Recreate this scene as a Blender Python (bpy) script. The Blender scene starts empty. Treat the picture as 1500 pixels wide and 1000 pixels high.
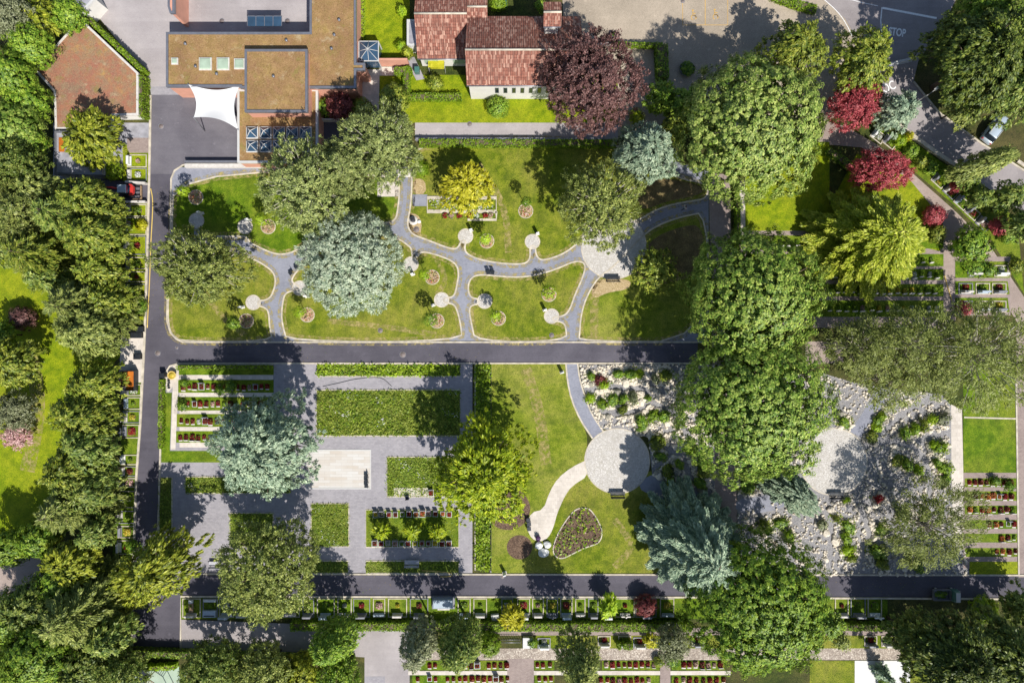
import bpy, bmesh, math, random
import numpy as np
from mathutils import Vector, Matrix
C = bpy.context.scene.collection
PI = math.pi
SC, HC = 0.09, 90.0            # metres per photo pixel on the ground, drone height
def W(px, py, z=0.0):          # photo position of a point at height z -> world x, y
    k = SC * (HC - z) / HC
    return ((px - 750) * k, (500 - py) * k)
def WP(pts, z=0.0): return [W(a, b, z) for a, b in pts]

# ------------------------------------------------------------------ objects
def tag(o, label=None, cat=None, group=None, kind=None):
    if label: o['label'] = label
    if cat: o['category'] = cat
    if group: o['group'] = group
    if kind: o['kind'] = kind
    return o
def empty(name, loc=(0, 0, 0), rz=0.0, label=None, cat=None, group=None):
    o = bpy.data.objects.new(name, None); C.objects.link(o)
    o.location = loc; o.rotation_euler = (0, 0, rz); o.empty_display_size = .3
    return tag(o, label, cat, group)
def link(name, me, parent=None, loc=None, rz=None):
    o = bpy.data.objects.new(name, me); C.objects.link(o)
    if parent is not None: o.parent = parent
    if loc is not None: o.location = loc
    if rz is not None: o.rotation_euler = (0, 0, rz)
    return o
def children_of(o): return [c for c in C.objects if c.parent == o]
KIDS = {}
def copy_tree(o, parent=None):
    c = o.copy(); C.objects.link(c); c.parent = parent
    if o.name not in KIDS: KIDS[o.name] = [k for k in C.objects if k.parent == o]
    for ch in KIDS[o.name]: copy_tree(ch, c)
    return c

class MB:                       # collects shapes, builds ONE mesh
    def __init__(s): s.v = []; s.f = []; s.m = []; s.sm = []
    def add(s, vs, fs, m=0, smooth=False):
        b = len(s.v); s.v += [tuple(p) for p in vs]
        for f in fs: s.f.append([i + b for i in f]); s.m.append(m); s.sm.append(smooth)
    def box(s, x0, x1, y0, y1, z0, z1, m=0):
        vs = [(x, y, z) for z in (z0, z1) for y in (y0, y1) for x in (x0, x1)]
        s.add(vs, [(0, 2, 3, 1), (4, 5, 7, 6), (0, 1, 5, 4), (2, 6, 7, 3), (0, 4, 6, 2), (1, 3, 7, 5)], m)
    def bbox(s, x0, x1, y0, y1, z0, z1, b=.03, m=0):      # box with chamfered top
        vs = [(x0, y0, z0), (x1, y0, z0), (x1, y1, z0), (x0, y1, z0), (x0, y0, z1 - b), (x1, y0, z1 - b), (x1, y1, z1 - b), (x0, y1, z1 - b),
              (x0 + b, y0 + b, z1), (x1 - b, y0 + b, z1), (x1 - b, y1 - b, z1), (x0 + b, y1 - b, z1)]
        s.add(vs, [(3, 2, 1, 0), (8, 9, 10, 11)] + [(i, (i + 1) % 4, 4 + (i + 1) % 4, 4 + i) for i in range(4)] +
              [(4 + i, 4 + (i + 1) % 4, 8 + (i + 1) % 4, 8 + i) for i in range(4)], m)
    def prism(s, poly, z0, z1, m=0, mt=None):
        n = len(poly); a = sum(poly[i][0] * poly[(i + 1) % n][1] - poly[(i + 1) % n][0] * poly[i][1] for i in range(n))
        if a < 0: poly = poly[::-1]
        vs = [(x, y, z0) for x, y in poly] + [(x, y, z1) for x, y in poly]
        s.add(vs, [list(range(n - 1, -1, -1))] + [(i, (i + 1) % n, n + (i + 1) % n, n + i) for i in range(n)], m)
        s.add([(x, y, z1) for x, y in poly], [list(range(n))], m if mt is None else mt)
    def tube(s, pts, rad, n=6, m=0, cap=True):
        pts = [Vector(p) for p in pts]; k = len(pts)
        if not hasattr(rad, '__len__'): rad = [rad] * k
        vs = []; fs = []
        for i, p in enumerate(pts):
            d = (pts[min(i + 1, k - 1)] - pts[max(i - 1, 0)])
            d = d.normalized() if d.length > 1e-9 else Vector((0, 0, 1))
            u = d.cross(Vector((0, 0, 1)) if abs(d.z) < .9 else Vector((1, 0, 0))).normalized(); w = d.cross(u)
            for j in range(n):
                a = 2 * PI * j / n; vs.append(p + (u * math.cos(a) + w * math.sin(a)) * rad[i])
        for i in range(k - 1):
            for j in range(n): fs.append((i * n + j, i * n + (j + 1) % n, (i + 1) * n + (j + 1) % n, (i + 1) * n + j))
        if cap: fs += [tuple(range(n - 1, -1, -1)), tuple((k - 1) * n + j for j in range(n))]
        s.add(vs, fs, m, True)
    def cyl(s, x, y, z0, z1, r0, r1=None, n=16, m=0):
        s.tube([(x, y, z0), (x, y, z1)], [r0, r0 if r1 is None else r1], n, m)
    def disc(s, x, y, z, r, n=32, m=0): s.add([(x + r * math.cos(2 * PI * i / n), y + r * math.sin(2 * PI * i / n), z) for i in range(n)], [list(range(n))], m)
    def mesh(s, name, mats):
        me = bpy.data.meshes.new(name); me.from_pydata(s.v, [], s.f)
        for m in (mats if isinstance(mats, (list, tuple)) else [mats]): me.materials.append(m)
        me.polygons.foreach_set('material_index', s.m); me.polygons.foreach_set('use_smooth', s.sm)
        me.update(); return me
    def build(s, name, mats, parent=None, loc=None, rz=None): return link(name, s.mesh(name, mats), parent, loc, rz)

def quads_mesh(name, V, mats, midx=None):      # V: (n,4,3)
    n = len(V); me = bpy.data.meshes.new(name)
    me.vertices.add(n * 4); me.vertices.foreach_set('co', np.ascontiguousarray(V, dtype=np.float32).ravel())
    me.loops.add(n * 4); me.loops.foreach_set('vertex_index', np.arange(n * 4, dtype=np.int32))
    me.polygons.add(n); me.polygons.foreach_set('loop_start', np.arange(0, n * 4, 4, dtype=np.int32))
    me.polygons.foreach_set('loop_total', np.full(n, 4, dtype=np.int32))
    for m in (mats if isinstance(mats, (list, tuple)) else [mats]): me.materials.append(m)
    if midx is not None: me.polygons.foreach_set('material_index', np.asarray(midx, dtype=np.int32))
    me.update(calc_edges=True); me.validate(); return me
def tris_mesh(name, V, F, mat, smooth=False):
    me = bpy.data.meshes.new(name); n = len(F)
    me.vertices.add(len(V)); me.vertices.foreach_set('co', np.ascontiguousarray(V, dtype=np.float32).ravel())
    me.loops.add(n * 3); me.loops.foreach_set('vertex_index', np.ascontiguousarray(F, dtype=np.int32).ravel())
    me.polygons.add(n); me.polygons.foreach_set('loop_start', np.arange(0, n * 3, 3, dtype=np.int32))
    me.polygons.foreach_set('loop_total', np.full(n, 3, dtype=np.int32))
    me.materials.append(mat); me.update(calc_edges=True); return me

# ------------------------------------------------------------------ materials
class NT:
    def __init__(s, name):
        s.mat = bpy.data.materials.new(name); s.mat.use_nodes = True; s.t = s.mat.node_tree; s.t.nodes.clear()
        s.out = s.t.nodes.new('ShaderNodeOutputMaterial'); s.n = s.t.nodes.new
        s.b = s.n('ShaderNodeBsdfPrincipled'); s.t.links.new(s.b.outputs[0], s.out.inputs[0])
    def L(s, a, b): s.t.links.new(a, b)
    def pos(s, kind='world', scale=(1, 1, 1), rot=(0, 0, 0)):
        if kind == 'world': g = s.n('ShaderNodeNewGeometry').outputs['Position']
        else: g = s.n('ShaderNodeTexCoord').outputs['Object']
        m = s.n('ShaderNodeMapping'); m.inputs['Scale'].default_value = scale; m.inputs['Rotation'].default_value = rot
        s.L(g, m.inputs[0]); return m.outputs[0]
    def noise(s, co, scale, detail=3, rough=.55):
        t = s.n('ShaderNodeTexNoise'); t.inputs['Scale'].default_value = scale; t.inputs['Detail'].default_value = detail
        t.inputs['Roughness'].default_value = rough; s.L(co, t.inputs['Vector']); return t.outputs['Fac']
    def vor(s, co, scale, feature='F1', out='Distance', rnd=1.0):
        t = s.n('ShaderNodeTexVoronoi'); t.feature = feature; t.inputs['Scale'].default_value = scale
        t.inputs['Randomness'].default_value = rnd; s.L(co, t.inputs['Vector']); return t.outputs[out]
    def ramp(s, fac, stops):
        r = s.n('ShaderNodeValToRGB'); e = r.color_ramp.elements
        while len(e) < len(stops): e.new(.5)
        for el, (p, c) in zip(e, stops):
            el.position = p; el.color = (c, c, c, 1) if not hasattr(c, '__len__') else (*c, 1)
        s.L(fac, r.inputs[0]); return r.outputs[0]
    def mix(s, fac, a, b, mode='MIX'):
        m = s.n('ShaderNodeMix'); m.data_type = 'RGBA'; m.blend_type = mode
        for sock, v in ((m.inputs[0], fac), (m.inputs[6], a), (m.inputs[7], b)):
            if isinstance(v, (int, float)): sock.default_value = v
            elif isinstance(v, tuple): sock.default_value = (*v, 1)
            else: s.L(v, sock)
        return m.outputs[2]
    def bump(s, h, strength=.4, dist=.03):
        b = s.n('ShaderNodeBump'); b.inputs['Strength'].default_value = strength; b.inputs['Distance'].default_value = dist
        s.L(h, b.inputs['Height']); s.L(b.outputs[0], s.b.inputs['Normal'])
    def done(s, col, rough=.8, metal=0, spec=.5):
        if isinstance(col, tuple): s.b.inputs['Base Color'].default_value = (*col, 1)
        else: s.L(col, s.b.inputs['Base Color'])
        s.b.inputs['Roughness'].default_value = rough; s.b.inputs['Metallic'].default_value = metal
        s.b.inputs['Specular IOR Level'].default_value = spec
        return s.mat
def hx(r, g, b):   # sRGB 0-255 -> linear
    f = lambda c: (c / 255 / 12.92) if c / 255 <= .04045 else ((c / 255 + .055) / 1.055) ** 2.4
    return (f(r), f(g), f(b))
def m_plain(name, col, rough=.6, metal=0, var=.25, scale=3, spec=.5):
    n = NT(name); co = n.pos('obj'); f = n.noise(co, scale, 4)
    d = tuple(c * (1 - var) for c in col); e = tuple(min(1, c * (1 + var * .6)) for c in col)
    n.bump(n.noise(co, scale * 9, 2), .15, .01)
    return n.done(n.ramp(f, [(.3, d), (.7, e)]), rough, metal, spec)
def m_grass(name, dark, mid, light, dry, dryamt=.5, stripe=None, fine=9.0, flowers=None):
    n = NT(name); co = n.pos()
    big = n.noise(co, .13, 3); md = n.noise(co, .9, 4, .6); fi = n.noise(co, fine, 3, .7)
    c = n.ramp(md, [(.3, dark), (.5, mid), (.72, light)])
    c = n.mix(n.ramp(big, [(.5 - .18 * dryamt, 0), (.62, .85 * dryamt)]), c, dry)
    c = n.mix(n.ramp(n.noise(co, 2.2, 5, .7), [(.56, 0), (.7, .45 * dryamt + .1)]), c, dry)
    if stripe:
        st = n.n('ShaderNodeTexWave'); st.inputs['Scale'].default_value = .3; st.inputs['Distortion'].default_value = 1.2; st.inputs['Detail'].default_value = 1
        n.L(n.pos(rot=(0, 0, stripe)), st.inputs['Vector']); c = n.mix(n.ramp(st.outputs['Fac'], [(.3, 0), (.7, .22)]), c, light)
    c = n.mix(n.ramp(fi, [(.34, .9), (.52, 0)]), c, tuple(x * .42 for x in dark)); c = n.mix(n.ramp(n.noise(co, 3.1, 3, .6), [(.34, .6), (.46, 0)]), c, dark)
    c = n.mix(n.ramp(fi, [(.55, 0), (.75, .6)]), c, tuple(min(1, x * 1.35) for x in light))
    if flowers: c = n.mix(n.ramp(n.vor(co, 2.2), [(.06, .8), (.1, 0)]), c, flowers)
    c = n.mix(n.ramp(n.noise(co, .45, 5, .65), [(.35, .35), (.55, 0)]), c, tuple(x * .62 for x in dark)); n.bump(fi, .9, .05); return n.done(c, .85, 0, .2)
def m_asphalt(name, a, b, speck=.5, patch=.2, rot=0.0):
    n = NT(name); co = n.pos(); c = n.ramp(n.noise(co, .22, 5, .6), [(.32, a), (.68, b)])
    c = n.mix(n.ramp(n.noise(n.pos(scale=(.06, 1.6, 1), rot=(0, 0, rot)), 1, 3), [(.45, 0), (.7, .18)]), c, tuple(x * 1.3 for x in b))
    c = n.mix(n.ramp(n.noise(co, .09, 4, .6), [(.4, .5), (.52, 0)]), c, tuple(x * .8 for x in a)); c = n.mix(n.ramp(n.noise(co, 1.1, 5, .7), [(.6, 0), (.75, patch)]), c, tuple(min(1, x * 2.0) for x in b))
    c = n.mix(n.ramp(n.noise(co, 3.5, 4, .7), [(.3, speck * .6), (.5, 0)]), c, tuple(x * .55 for x in a))
    f = n.noise(co, 26, 2, .8); c = n.mix(n.ramp(f, [(.5, 0), (.72, speck)]), c, tuple(min(1, x * 1.9) for x in b))
    n.bump(f, .4, .01); return n.done(c, .85, 0, .25)
def m_paver(name, a, b, joint, bw=.22, bh=.11, rot=0.0):
    n = NT(name); co = n.pos(rot=(0, 0, rot)); t = n.n('ShaderNodeTexBrick'); n.L(co, t.inputs['Vector'])
    t.inputs['Scale'].default_value = 1; t.inputs['Brick Width'].default_value = bw; t.inputs['Row Height'].default_value = bh
    t.inputs['Mortar Size'].default_value = .008; t.inputs['Color1'].default_value = (*a, 1); t.inputs['Color2'].default_value = (*b, 1); t.inputs['Mortar'].default_value = (*joint, 1)
    c = n.mix(n.ramp(n.noise(co, .35, 4), [(.35, 0), (.7, .5)]), t.outputs['Color'], tuple(x * 1.22 for x in b))
    c = n.mix(n.ramp(n.noise(co, 2.2, 4, .7), [(.5, 0), (.75, .45)]), c, tuple(x * .68 for x in a))
    c = n.mix(n.ramp(n.noise(co, 14, 2, .7), [(.55, 0), (.75, .35)]), c, tuple(min(1, x * 1.4) for x in b))
    n.bump(t.outputs['Fac'], .2, .008); return n.done(c, .85, 0, .25)
def m_cells(name, cols, joint, scale, jw=.06, rough=.85, bump=.5):
    n = NT(name); co = n.pos(); cell = n.vor(co, scale, 'F1', 'Color'); sep = n.n('ShaderNodeSeparateColor'); n.L(cell, sep.inputs[0])
    c = n.ramp(sep.outputs[0], [(i / max(1, len(cols) - 1), k) for i, k in enumerate(cols)])
    e = n.vor(co, scale, 'DISTANCE_TO_EDGE', 'Distance'); c = n.mix(n.ramp(e, [(jw * .5, 1), (jw, 0)]), c, joint)
    c = n.mix(n.ramp(n.noise(co, .4, 4), [(.4, 0), (.75, .4)]), c, tuple(x * .72 for x in cols[0]))
    n.bump(n.ramp(e, [(0, 0), (jw * 2, 1)]), bump, .03); return n.done(c, rough, 0, .3)
def m_leaf(name, dark, mid, light, trans=.16, rough=.5, patch=.5):
    n = NT(name); g = n.n('ShaderNodeNewGeometry'); rnd = g.outputs['Random Per Island']
    c = n.ramp(rnd, [(0, dark), (.5, mid), (1, light)])
    oi = n.n('ShaderNodeObjectInfo').outputs['Random']
    c = n.mix(n.ramp(n.noise(n.pos('obj'), patch, 3), [(.38, .55), (.62, 0)]), c, tuple(a * .6 + b * .15 for a, b in zip(mid, light)))
    c = n.mix(n.ramp(n.noise(n.pos('obj'), patch * 3.2, 2), [(.5, 0), (.64, .5)]), c, light); c = n.mix(n.ramp(n.noise(n.pos('obj', (1.3, 1, 1)), patch * 2.3, 3), [(.36, .6), (.48, 0)]), c, dark)
    hs = n.n('ShaderNodeHueSaturation'); v = n.n('ShaderNodeMapRange'); n.L(oi, v.inputs[0]); v.inputs[3].default_value = .86; v.inputs[4].default_value = 1.14
    n.L(v.outputs[0], hs.inputs['Value']); n.L(c, hs.inputs['Color']); c = hs.outputs[0]
    n.done(c, rough, 0, .35)
    tr = n.n('ShaderNodeBsdfTranslucent'); n.L(c, tr.inputs[0]); mx = n.n('ShaderNodeMixShader'); mx.inputs[0].default_value = trans
    n.L(n.b.outputs[0], mx.inputs[1]); n.L(tr.outputs[0], mx.inputs[2]); n.L(mx.outputs[0], n.out.inputs[0]); return n.mat
def m_tile(name, rot=0.0):
    n = NT(name); co = n.pos(rot=(0, 0, rot)); t = n.n('ShaderNodeTexBrick'); n.L(co, t.inputs['Vector'])
    t.inputs['Brick Width'].default_value = .17; t.inputs['Row Height'].default_value = .3; t.inputs['Scale'].default_value = 1; t.offset = 0
    t.inputs['Mortar Size'].default_value = .022; t.inputs['Color1'].default_value = (*hx(164, 106, 88), 1); t.inputs['Color2'].default_value = (*hx(142, 88, 74), 1); t.inputs['Mortar'].default_value = (*hx(96, 60, 50), 1)
    vc = n.vor(n.pos(scale=(6, 2.6, .001), rot=(0, 0, rot)), 1, 'F1', 'Color', .25); sp = n.n('ShaderNodeSeparateColor'); n.L(vc, sp.inputs[0])
    c = n.mix(n.ramp(sp.outputs[0], [(.5, 0), (.9, .75)]), t.outputs['Color'], hx(196, 156, 136))
    c = n.mix(n.ramp(sp.outputs[1], [(.55, 0), (.9, .7)]), c, hx(108, 70, 60))
    c = n.mix(n.ramp(n.noise(co, .35, 5, .65), [(.45, 0), (.75, .5)]), c, hx(118, 84, 72))
    wv = n.n('ShaderNodeTexWave'); wv.inputs['Scale'].default_value = 1.16; wv.bands_direction = 'X'; n.L(co, wv.inputs['Vector'])
    n.bump(wv.outputs['Fac'], .8, .06); return n.done(c, .8, 0, .3)
def m_sedum(name, cols):
    n = NT(name); co = n.pos(); a = n.noise(co, .3, 6, .7)
    c = n.ramp(a, [(.28, cols[0]), (.45, cols[1]), (.58, cols[2]), (.74, cols[3])])
    c = n.mix(n.ramp(n.noise(co, 1.3, 5, .7), [(.42, 0), (.62, .75)]), c, cols[4]); c = n.mix(n.ramp(n.noise(co, .55, 4, .7), [(.58, 0), (.68, .65)]), c, hx(134, 124, 66)); c = n.mix(n.ramp(n.noise(n.pos(rot=(.5, .3, .7)), .7, 4, .7), [(.6, 0), (.72, .55)]), c, hx(188, 170, 136))
    f = n.noise(co, 7, 3, .75); c = n.mix(n.ramp(f, [(.3, .7), (.48, 0)]), c, tuple(x * .45 for x in cols[0]))
    c = n.mix(n.ramp(f, [(.6, 0), (.78, .7)]), c, hx(206, 186, 150)); n.bump(f, .8, .06); return n.done(c, .9, 0, .15)
def m_glass(name, col, rough=.08):
    n = NT(name); c = n.ramp(n.noise(n.pos('obj'), .8, 2), [(.3, tuple(x * .7 for x in col)), (.7, col)]); return n.done(c, rough, .0, .8)

M = {}
M['lawn'] = m_grass('lawn_grass', hx(74, 98, 8), hx(108, 124, 18), hx(142, 148, 38), hx(166, 152, 78), .62, .2)
M['lawn_dry'] = m_grass('dry_lawn_grass', hx(82, 106, 12), hx(116, 132, 26), hx(148, 154, 50), hx(172, 160, 88), .62, 1.4)
M['lawn_bright'] = m_grass('bright_lawn_grass', hx(96, 122, 6), hx(130, 148, 10), hx(160, 168, 26), hx(158, 152, 40), .55, .8)
M['lawn_fresh'] = m_grass('fresh_lawn_grass', hx(68, 100, 8), hx(98, 126, 14), hx(130, 148, 34), hx(146, 142, 54), .5)
M['meadow'] = m_grass('meadow_grass', hx(72, 90, 26), hx(100, 116, 38), hx(128, 138, 56), hx(136, 132, 70), .5, None, 5)
M['wood_floor'] = m_grass('woodland_floor', hx(44, 56, 22), hx(66, 78, 28), hx(96, 98, 40), hx(104, 88, 60), .7)
M['bare_lawn'] = m_grass('bare_lawn', hx(92, 82, 52), hx(124, 108, 72), hx(142, 128, 80), hx(150, 126, 96), .7)
M['asphalt_dark'] = m_asphalt('dark_asphalt', hx(76, 73, 81), hx(97, 93, 101), .35, .3)
M['asphalt_court'] = m_asphalt('court_asphalt', hx(94, 90, 97), hx(116, 112, 117), .35, .5, .8)
M['asphalt_light'] = m_asphalt('light_asphalt', hx(152, 144, 143), hx(172, 164, 162), .35, .2, .6)
M['asphalt_brown'] = m_asphalt('brown_road', hx(140, 124, 114), hx(164, 148, 138), .5, .25, .4)
M['asphalt_mid'] = m_asphalt('mid_asphalt', hx(134, 126, 125), hx(154, 146, 144), .35, .25, .6)
M['parking'] = m_asphalt('parking_gravel', hx(144, 132, 116), hx(172, 158, 140), .8, .5, .3)
M['paver'] = m_paver('grey_paver', hx(128, 130, 141), hx(146, 147, 157), hx(106, 106, 116))
M['paver2'] = m_paver('plaza_paver', hx(143, 139, 143), hx(160, 155, 158), hx(120, 116, 120), .4, .2)
M['paver_brown'] = m_paver('brown_paver', hx(138, 122, 116), hx(158, 142, 134), hx(110, 98, 94), .24, .12)
M['paver_light'] = m_paver('light_paver', hx(188, 178, 166), hx(208, 198, 186), hx(156, 148, 138), .5, .5)
M['cobble'] = m_cells('cobble_stone', [hx(186, 180, 170), hx(200, 194, 186), hx(210, 205, 198), hx(194, 188, 181)], hx(170, 163, 154), 4.2, .06)
M['gravel'] = m_cells('gravel_bed', [hx(128, 126, 128), hx(152, 149, 149), hx(172, 169, 167), hx(140, 137, 138)], hx(112, 109, 110), 9, .05)
M['gravel_path'] = m_cells('pebble_path', [hx(160, 146, 132), hx(190, 176, 160), hx(206, 194, 178), hx(150, 136, 124)], hx(128, 114, 104), 4.5, .08)
M['soil'] = m_cells('soil', [hx(94, 74, 60), hx(120, 96, 78), hx(138, 114, 94)], hx(72, 56, 46), 6, .1)
M['dirt'] = m_cells('dry_straw', [hx(190, 166, 124), hx(208, 186, 148), hx(170, 148, 100)], hx(150, 128, 90), 7, .1)
M['kerb'] = m_plain('kerb_stone', hx(198, 187, 168), .85, 0, .32, 1.4)
M['stone'] = m_plain('grave_stone', hx(206, 200, 192), .7, 0, .18, 3)
M['stone_grey'] = m_plain('grey_granite', hx(134, 134, 140), .5, 0, .25, 5)
M['stone_dark'] = m_plain('dark_granite', hx(66, 66, 72), .3, 0, .3, 5)
M['rock_grey'] = m_plain('mossy_rock', hx(158, 152, 136), .9, 0, .35, 2); M['rock'] = m_plain('limestone_rock', hx(222, 210, 190), .85, 0, .25, 2.2)
M['rock_white'] = m_plain('white_boulder', hx(226, 226, 222), .7, 0, .15, 2)
M['white'] = m_plain('white_paint', hx(198, 196, 192), .5, 0, .06, 1.5)
M['wall_white'] = m_plain('white_render', hx(214, 210, 202), .85, 0, .1, .6)
M['wall_pink'] = m_plain('pink_render', hx(206, 150, 128), .85, 0, .12, .8)
M['marking'] = m_plain('road_paint', hx(238, 237, 234), .7, 0, .16, 4)
M['marking_yellow'] = m_plain('yellow_paint', hx(206, 164, 84), .7, 0, .3, 5)
M['metal'] = m_plain('grey_metal', hx(150, 150, 156), .4, .6, .15, 2)
M['metal_dark'] = m_plain('dark_metal', hx(58, 62, 68), .4, .5, .2, 2)
M['black'] = m_plain('black_plastic', hx(34, 35, 38), .5, 0, .2, 3)
M['rust'] = m_plain('rusty_steel', hx(196, 112, 30), .7, .2, .3, 1.6)
M['wood'] = m_plain('wood_plank', hx(170, 140, 108), .75, 0, .25, 3)
M['bark'] = m_plain('bark', hx(104, 88, 74), .9, 0, .35, 3)
M['bark_pale'] = m_plain('pale_bark', hx(196, 188, 172), .8, 0, .25, 4)
M['tile'] = m_tile('roof_tile'); M['sedum'] = m_sedum('sedum_roof', [hx(124, 96, 68), hx(150, 116, 82), hx(162, 130, 88), hx(170, 146, 82), hx(140, 114, 70)])
M['sedum_red'] = m_sedum('red_sedum_roof', [hx(126, 108, 90), hx(158, 106, 86), hx(164, 118, 86), hx(188, 160, 84), hx(146, 126, 98)])
M['glass'] = m_glass('skylight_glass', hx(58, 84, 108)); M['glass_green'] = m_glass('frosted_skylight', hx(176, 194, 170), .3)
M['glass_dark'] = m_glass('dark_window_glass', hx(40, 48, 58)); M['membrane'] = m_plain('sail_membrane', hx(214, 213, 211), .6, 0, .04, .5)
M['car_paint'] = m_plain('silver_car_paint', hx(176, 188, 198), .3, .1, .04, 1); M['red_paint'] = m_plain('red_machine_paint', hx(196, 52, 46), .4, 0, .12, 2)
M['green_paint'] = m_plain('green_truck_paint', hx(70, 112, 104), .4, 0, .12, 2); M['yellow'] = m_plain('yellow_paint_wood', hx(222, 176, 40), .6, 0, .15, 3)
M['hose'] = m_plain('yellow_hose', hx(216, 186, 104), .5, 0, .1, 2); M['canvas'] = m_plain('pale_green_canvas', hx(164, 180, 160), .8, 0, .1, 1)
M['corr'] = m_plain('weathered_sheet', hx(168, 166, 172), .6, .2, .3, 1.2); M['blue_bench'] = m_plain('pale_wood', hx(196, 194, 200), .7, 0, .15, 4)
M['lamp'] = m_plain('lamp_glass', hx(236, 236, 230), .3, 0, .05, 2); M['skin'] = m_plain('skin', hx(206, 160, 132), .5, 0, .05, 6)
M['cloth'] = m_plain('white_shirt', hx(214, 216, 222), .8, 0, .08, 9); M['trouser'] = m_plain('dark_trousers', hx(52, 58, 78), .8, 0, .1, 9); M['hair'] = m_plain('dark_hair', hx(40, 32, 28), .6, 0, .2, 20)
n = NT('marble_slab'); t = n.n('ShaderNodeTexBrick'); n.L(n.pos(), t.inputs['Vector'])
for k, v in (('Scale', 1), ('Brick Width', 1.5), ('Row Height', .38), ('Mortar Size', .012), ('Color1', (*hx(204, 200, 194), 1)), ('Color2', (*hx(192, 181, 168), 1)), ('Mortar', (*hx(168, 160, 150), 1))): t.inputs[k].default_value = v
M['marble'] = n.done(n.mix(n.ramp(n.noise(n.pos(), .5, 4), [(.4, 0), (.7, .4)]), t.outputs['Color'], hx(208, 206, 202)), .6)
def LF(k, d, m, l, **kw): M[k] = m_leaf(k + '_leaf', hx(*d), hx(*m), hx(*l), **kw)
LF('chestnut', (58, 94, 24), (120, 158, 50), (202, 214, 104))
LF('chestnut_pale', (64, 94, 28), (128, 158, 58), (212, 218, 122))
LF('chestnut_deep', (56, 90, 24), (114, 150, 48), (196, 206, 98))
LF('green', (54, 90, 18), (108, 146, 36), (176, 194, 70))
LF('yew', (56, 78, 16), (114, 136, 40), (190, 190, 78))
LF('conifer', (52, 78, 28), (106, 132, 50), (178, 184, 90))
LF('olive', (66, 84, 32), (124, 138, 62), (192, 196, 106))
LF('pine', (72, 90, 44), (132, 146, 78), (196, 202, 124))
LF('blue', (82, 106, 84), (138, 162, 132), (204, 216, 178), trans=.1)
LF('silver', (120, 142, 114), (176, 192, 162), (226, 230, 200), trans=.12)
LF('gold', (82, 114, 6), (152, 176, 20), (218, 222, 56), trans=.25)
LF('goldyew', (60, 80, 12), (130, 144, 30), (204, 204, 72), trans=.2)
LF('yellow', (132, 136, 10), (196, 192, 30), (236, 226, 84), trans=.3)
LF('larch', (104, 126, 20), (168, 184, 42), (222, 222, 92), trans=.25)
LF('beech', (68, 44, 43), (116, 78, 75), (172, 130, 120), trans=.12)
LF('maple', (124, 34, 46), (180, 70, 80), (222, 128, 126), trans=.22)
LF('maple_dark', (76, 32, 34), (122, 58, 58), (170, 100, 94), trans=.2)
LF('yew_dark', (36, 56, 16), (76, 98, 32), (142, 150, 60), trans=.12)
LF('birch', (78, 92, 34), (120, 132, 56), (176, 182, 102), trans=.3)
LF('grey', (82, 92, 58), (134, 140, 98), (190, 192, 150), trans=.18)
LF('litter', (96, 82, 46), (140, 122, 70), (170, 150, 92), trans=.1)
LF('hedge', (84, 116, 18), (124, 156, 28), (164, 188, 54), trans=.25)
LF('lime', (120, 158, 18), (164, 196, 34), (204, 220, 72), trans=.3)
LF('fl_red', (120, 18, 28), (158, 30, 42), (196, 60, 64), trans=.2); LF('fl_dark', (84, 26, 28), (116, 36, 38), (150, 62, 56), trans=.2)
LF('fl_pink', (196, 138, 140), (218, 174, 168), (232, 206, 198), trans=.2); LF('fl_yellow', (200, 170, 30), (224, 196, 60), (236, 220, 120), trans=.2)
LF('fl_white', (200, 198, 190), (226, 224, 218), (240, 240, 236), trans=.2); LF('fl_orange', (196, 84, 44), (214, 108, 62), (228, 150, 100), trans=.2)
LF('fl_purple', (78, 44, 92), (108, 70, 124), (140, 104, 150), trans=.2); LF('mgrass', (104, 130, 30), (156, 174, 56), (204, 210, 100), trans=.35)

n = NT('dry_grass_edge'); co_ = n.pos(); n.done(n.mix(n.noise(co_, 3, 4, .7), hx(150, 136, 70), hx(198, 180, 128)), .9, 0, .1)
tr_ = n.n('ShaderNodeBsdfTransparent'); mx_ = n.n('ShaderNodeMixShader'); n.L(n.ramp(n.noise(co_, 1.6, 6, .75), [(.44, 0), (.62, .85)]), mx_.inputs[0]); n.L(tr_.outputs[0], mx_.inputs[1]); n.L(n.b.outputs[0], mx_.inputs[2]); n.L(mx_.outputs[0], n.out.inputs[0]); M['dry_edge'] = n.mat
# ------------------------------------------------------------------ foliage
def nrm(a): return a / np.maximum(1e-9, np.linalg.norm(a, axis=-1, keepdims=True))
def leaf_quads(p, axis, side, ln, wd):
    a = axis * (ln[:, None] * .5); s = side * (wd[:, None] * .5)
    return np.stack([p - a, p - a * .1 + s, p + a, p - a * .1 - s], 1)
def shell(rng, n, R, Rz, lump, nl, zmin=-.3):
    i = np.arange(n * 2); z = 1 - (i + .5) / n; ph = i * 2.399963 + rng.random() * 6
    d = np.stack([np.cos(ph) * np.sqrt(np.maximum(0, 1 - z * z)), np.sin(ph) * np.sqrt(np.maximum(0, 1 - z * z)), z], 1)
    d = nrm(d + rng.normal(0, .6 / math.sqrt(n) * 1.2, d.shape)); d = d[d[:, 2] > zmin]
    lob = nrm(rng.normal(size=(nl, 3)) * [1, 1, .8] + [0, 0, .25]); amp = rng.uniform(.5, 1.0, nl)
    f = (np.exp(-(1 - d @ lob.T) / .07) * amp).max(1); f = 1 - lump + lump * 1.25 * f
    nor = nrm(d / [R, R, Rz]); return d * [R, R, Rz] * f[:, None], nor
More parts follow.
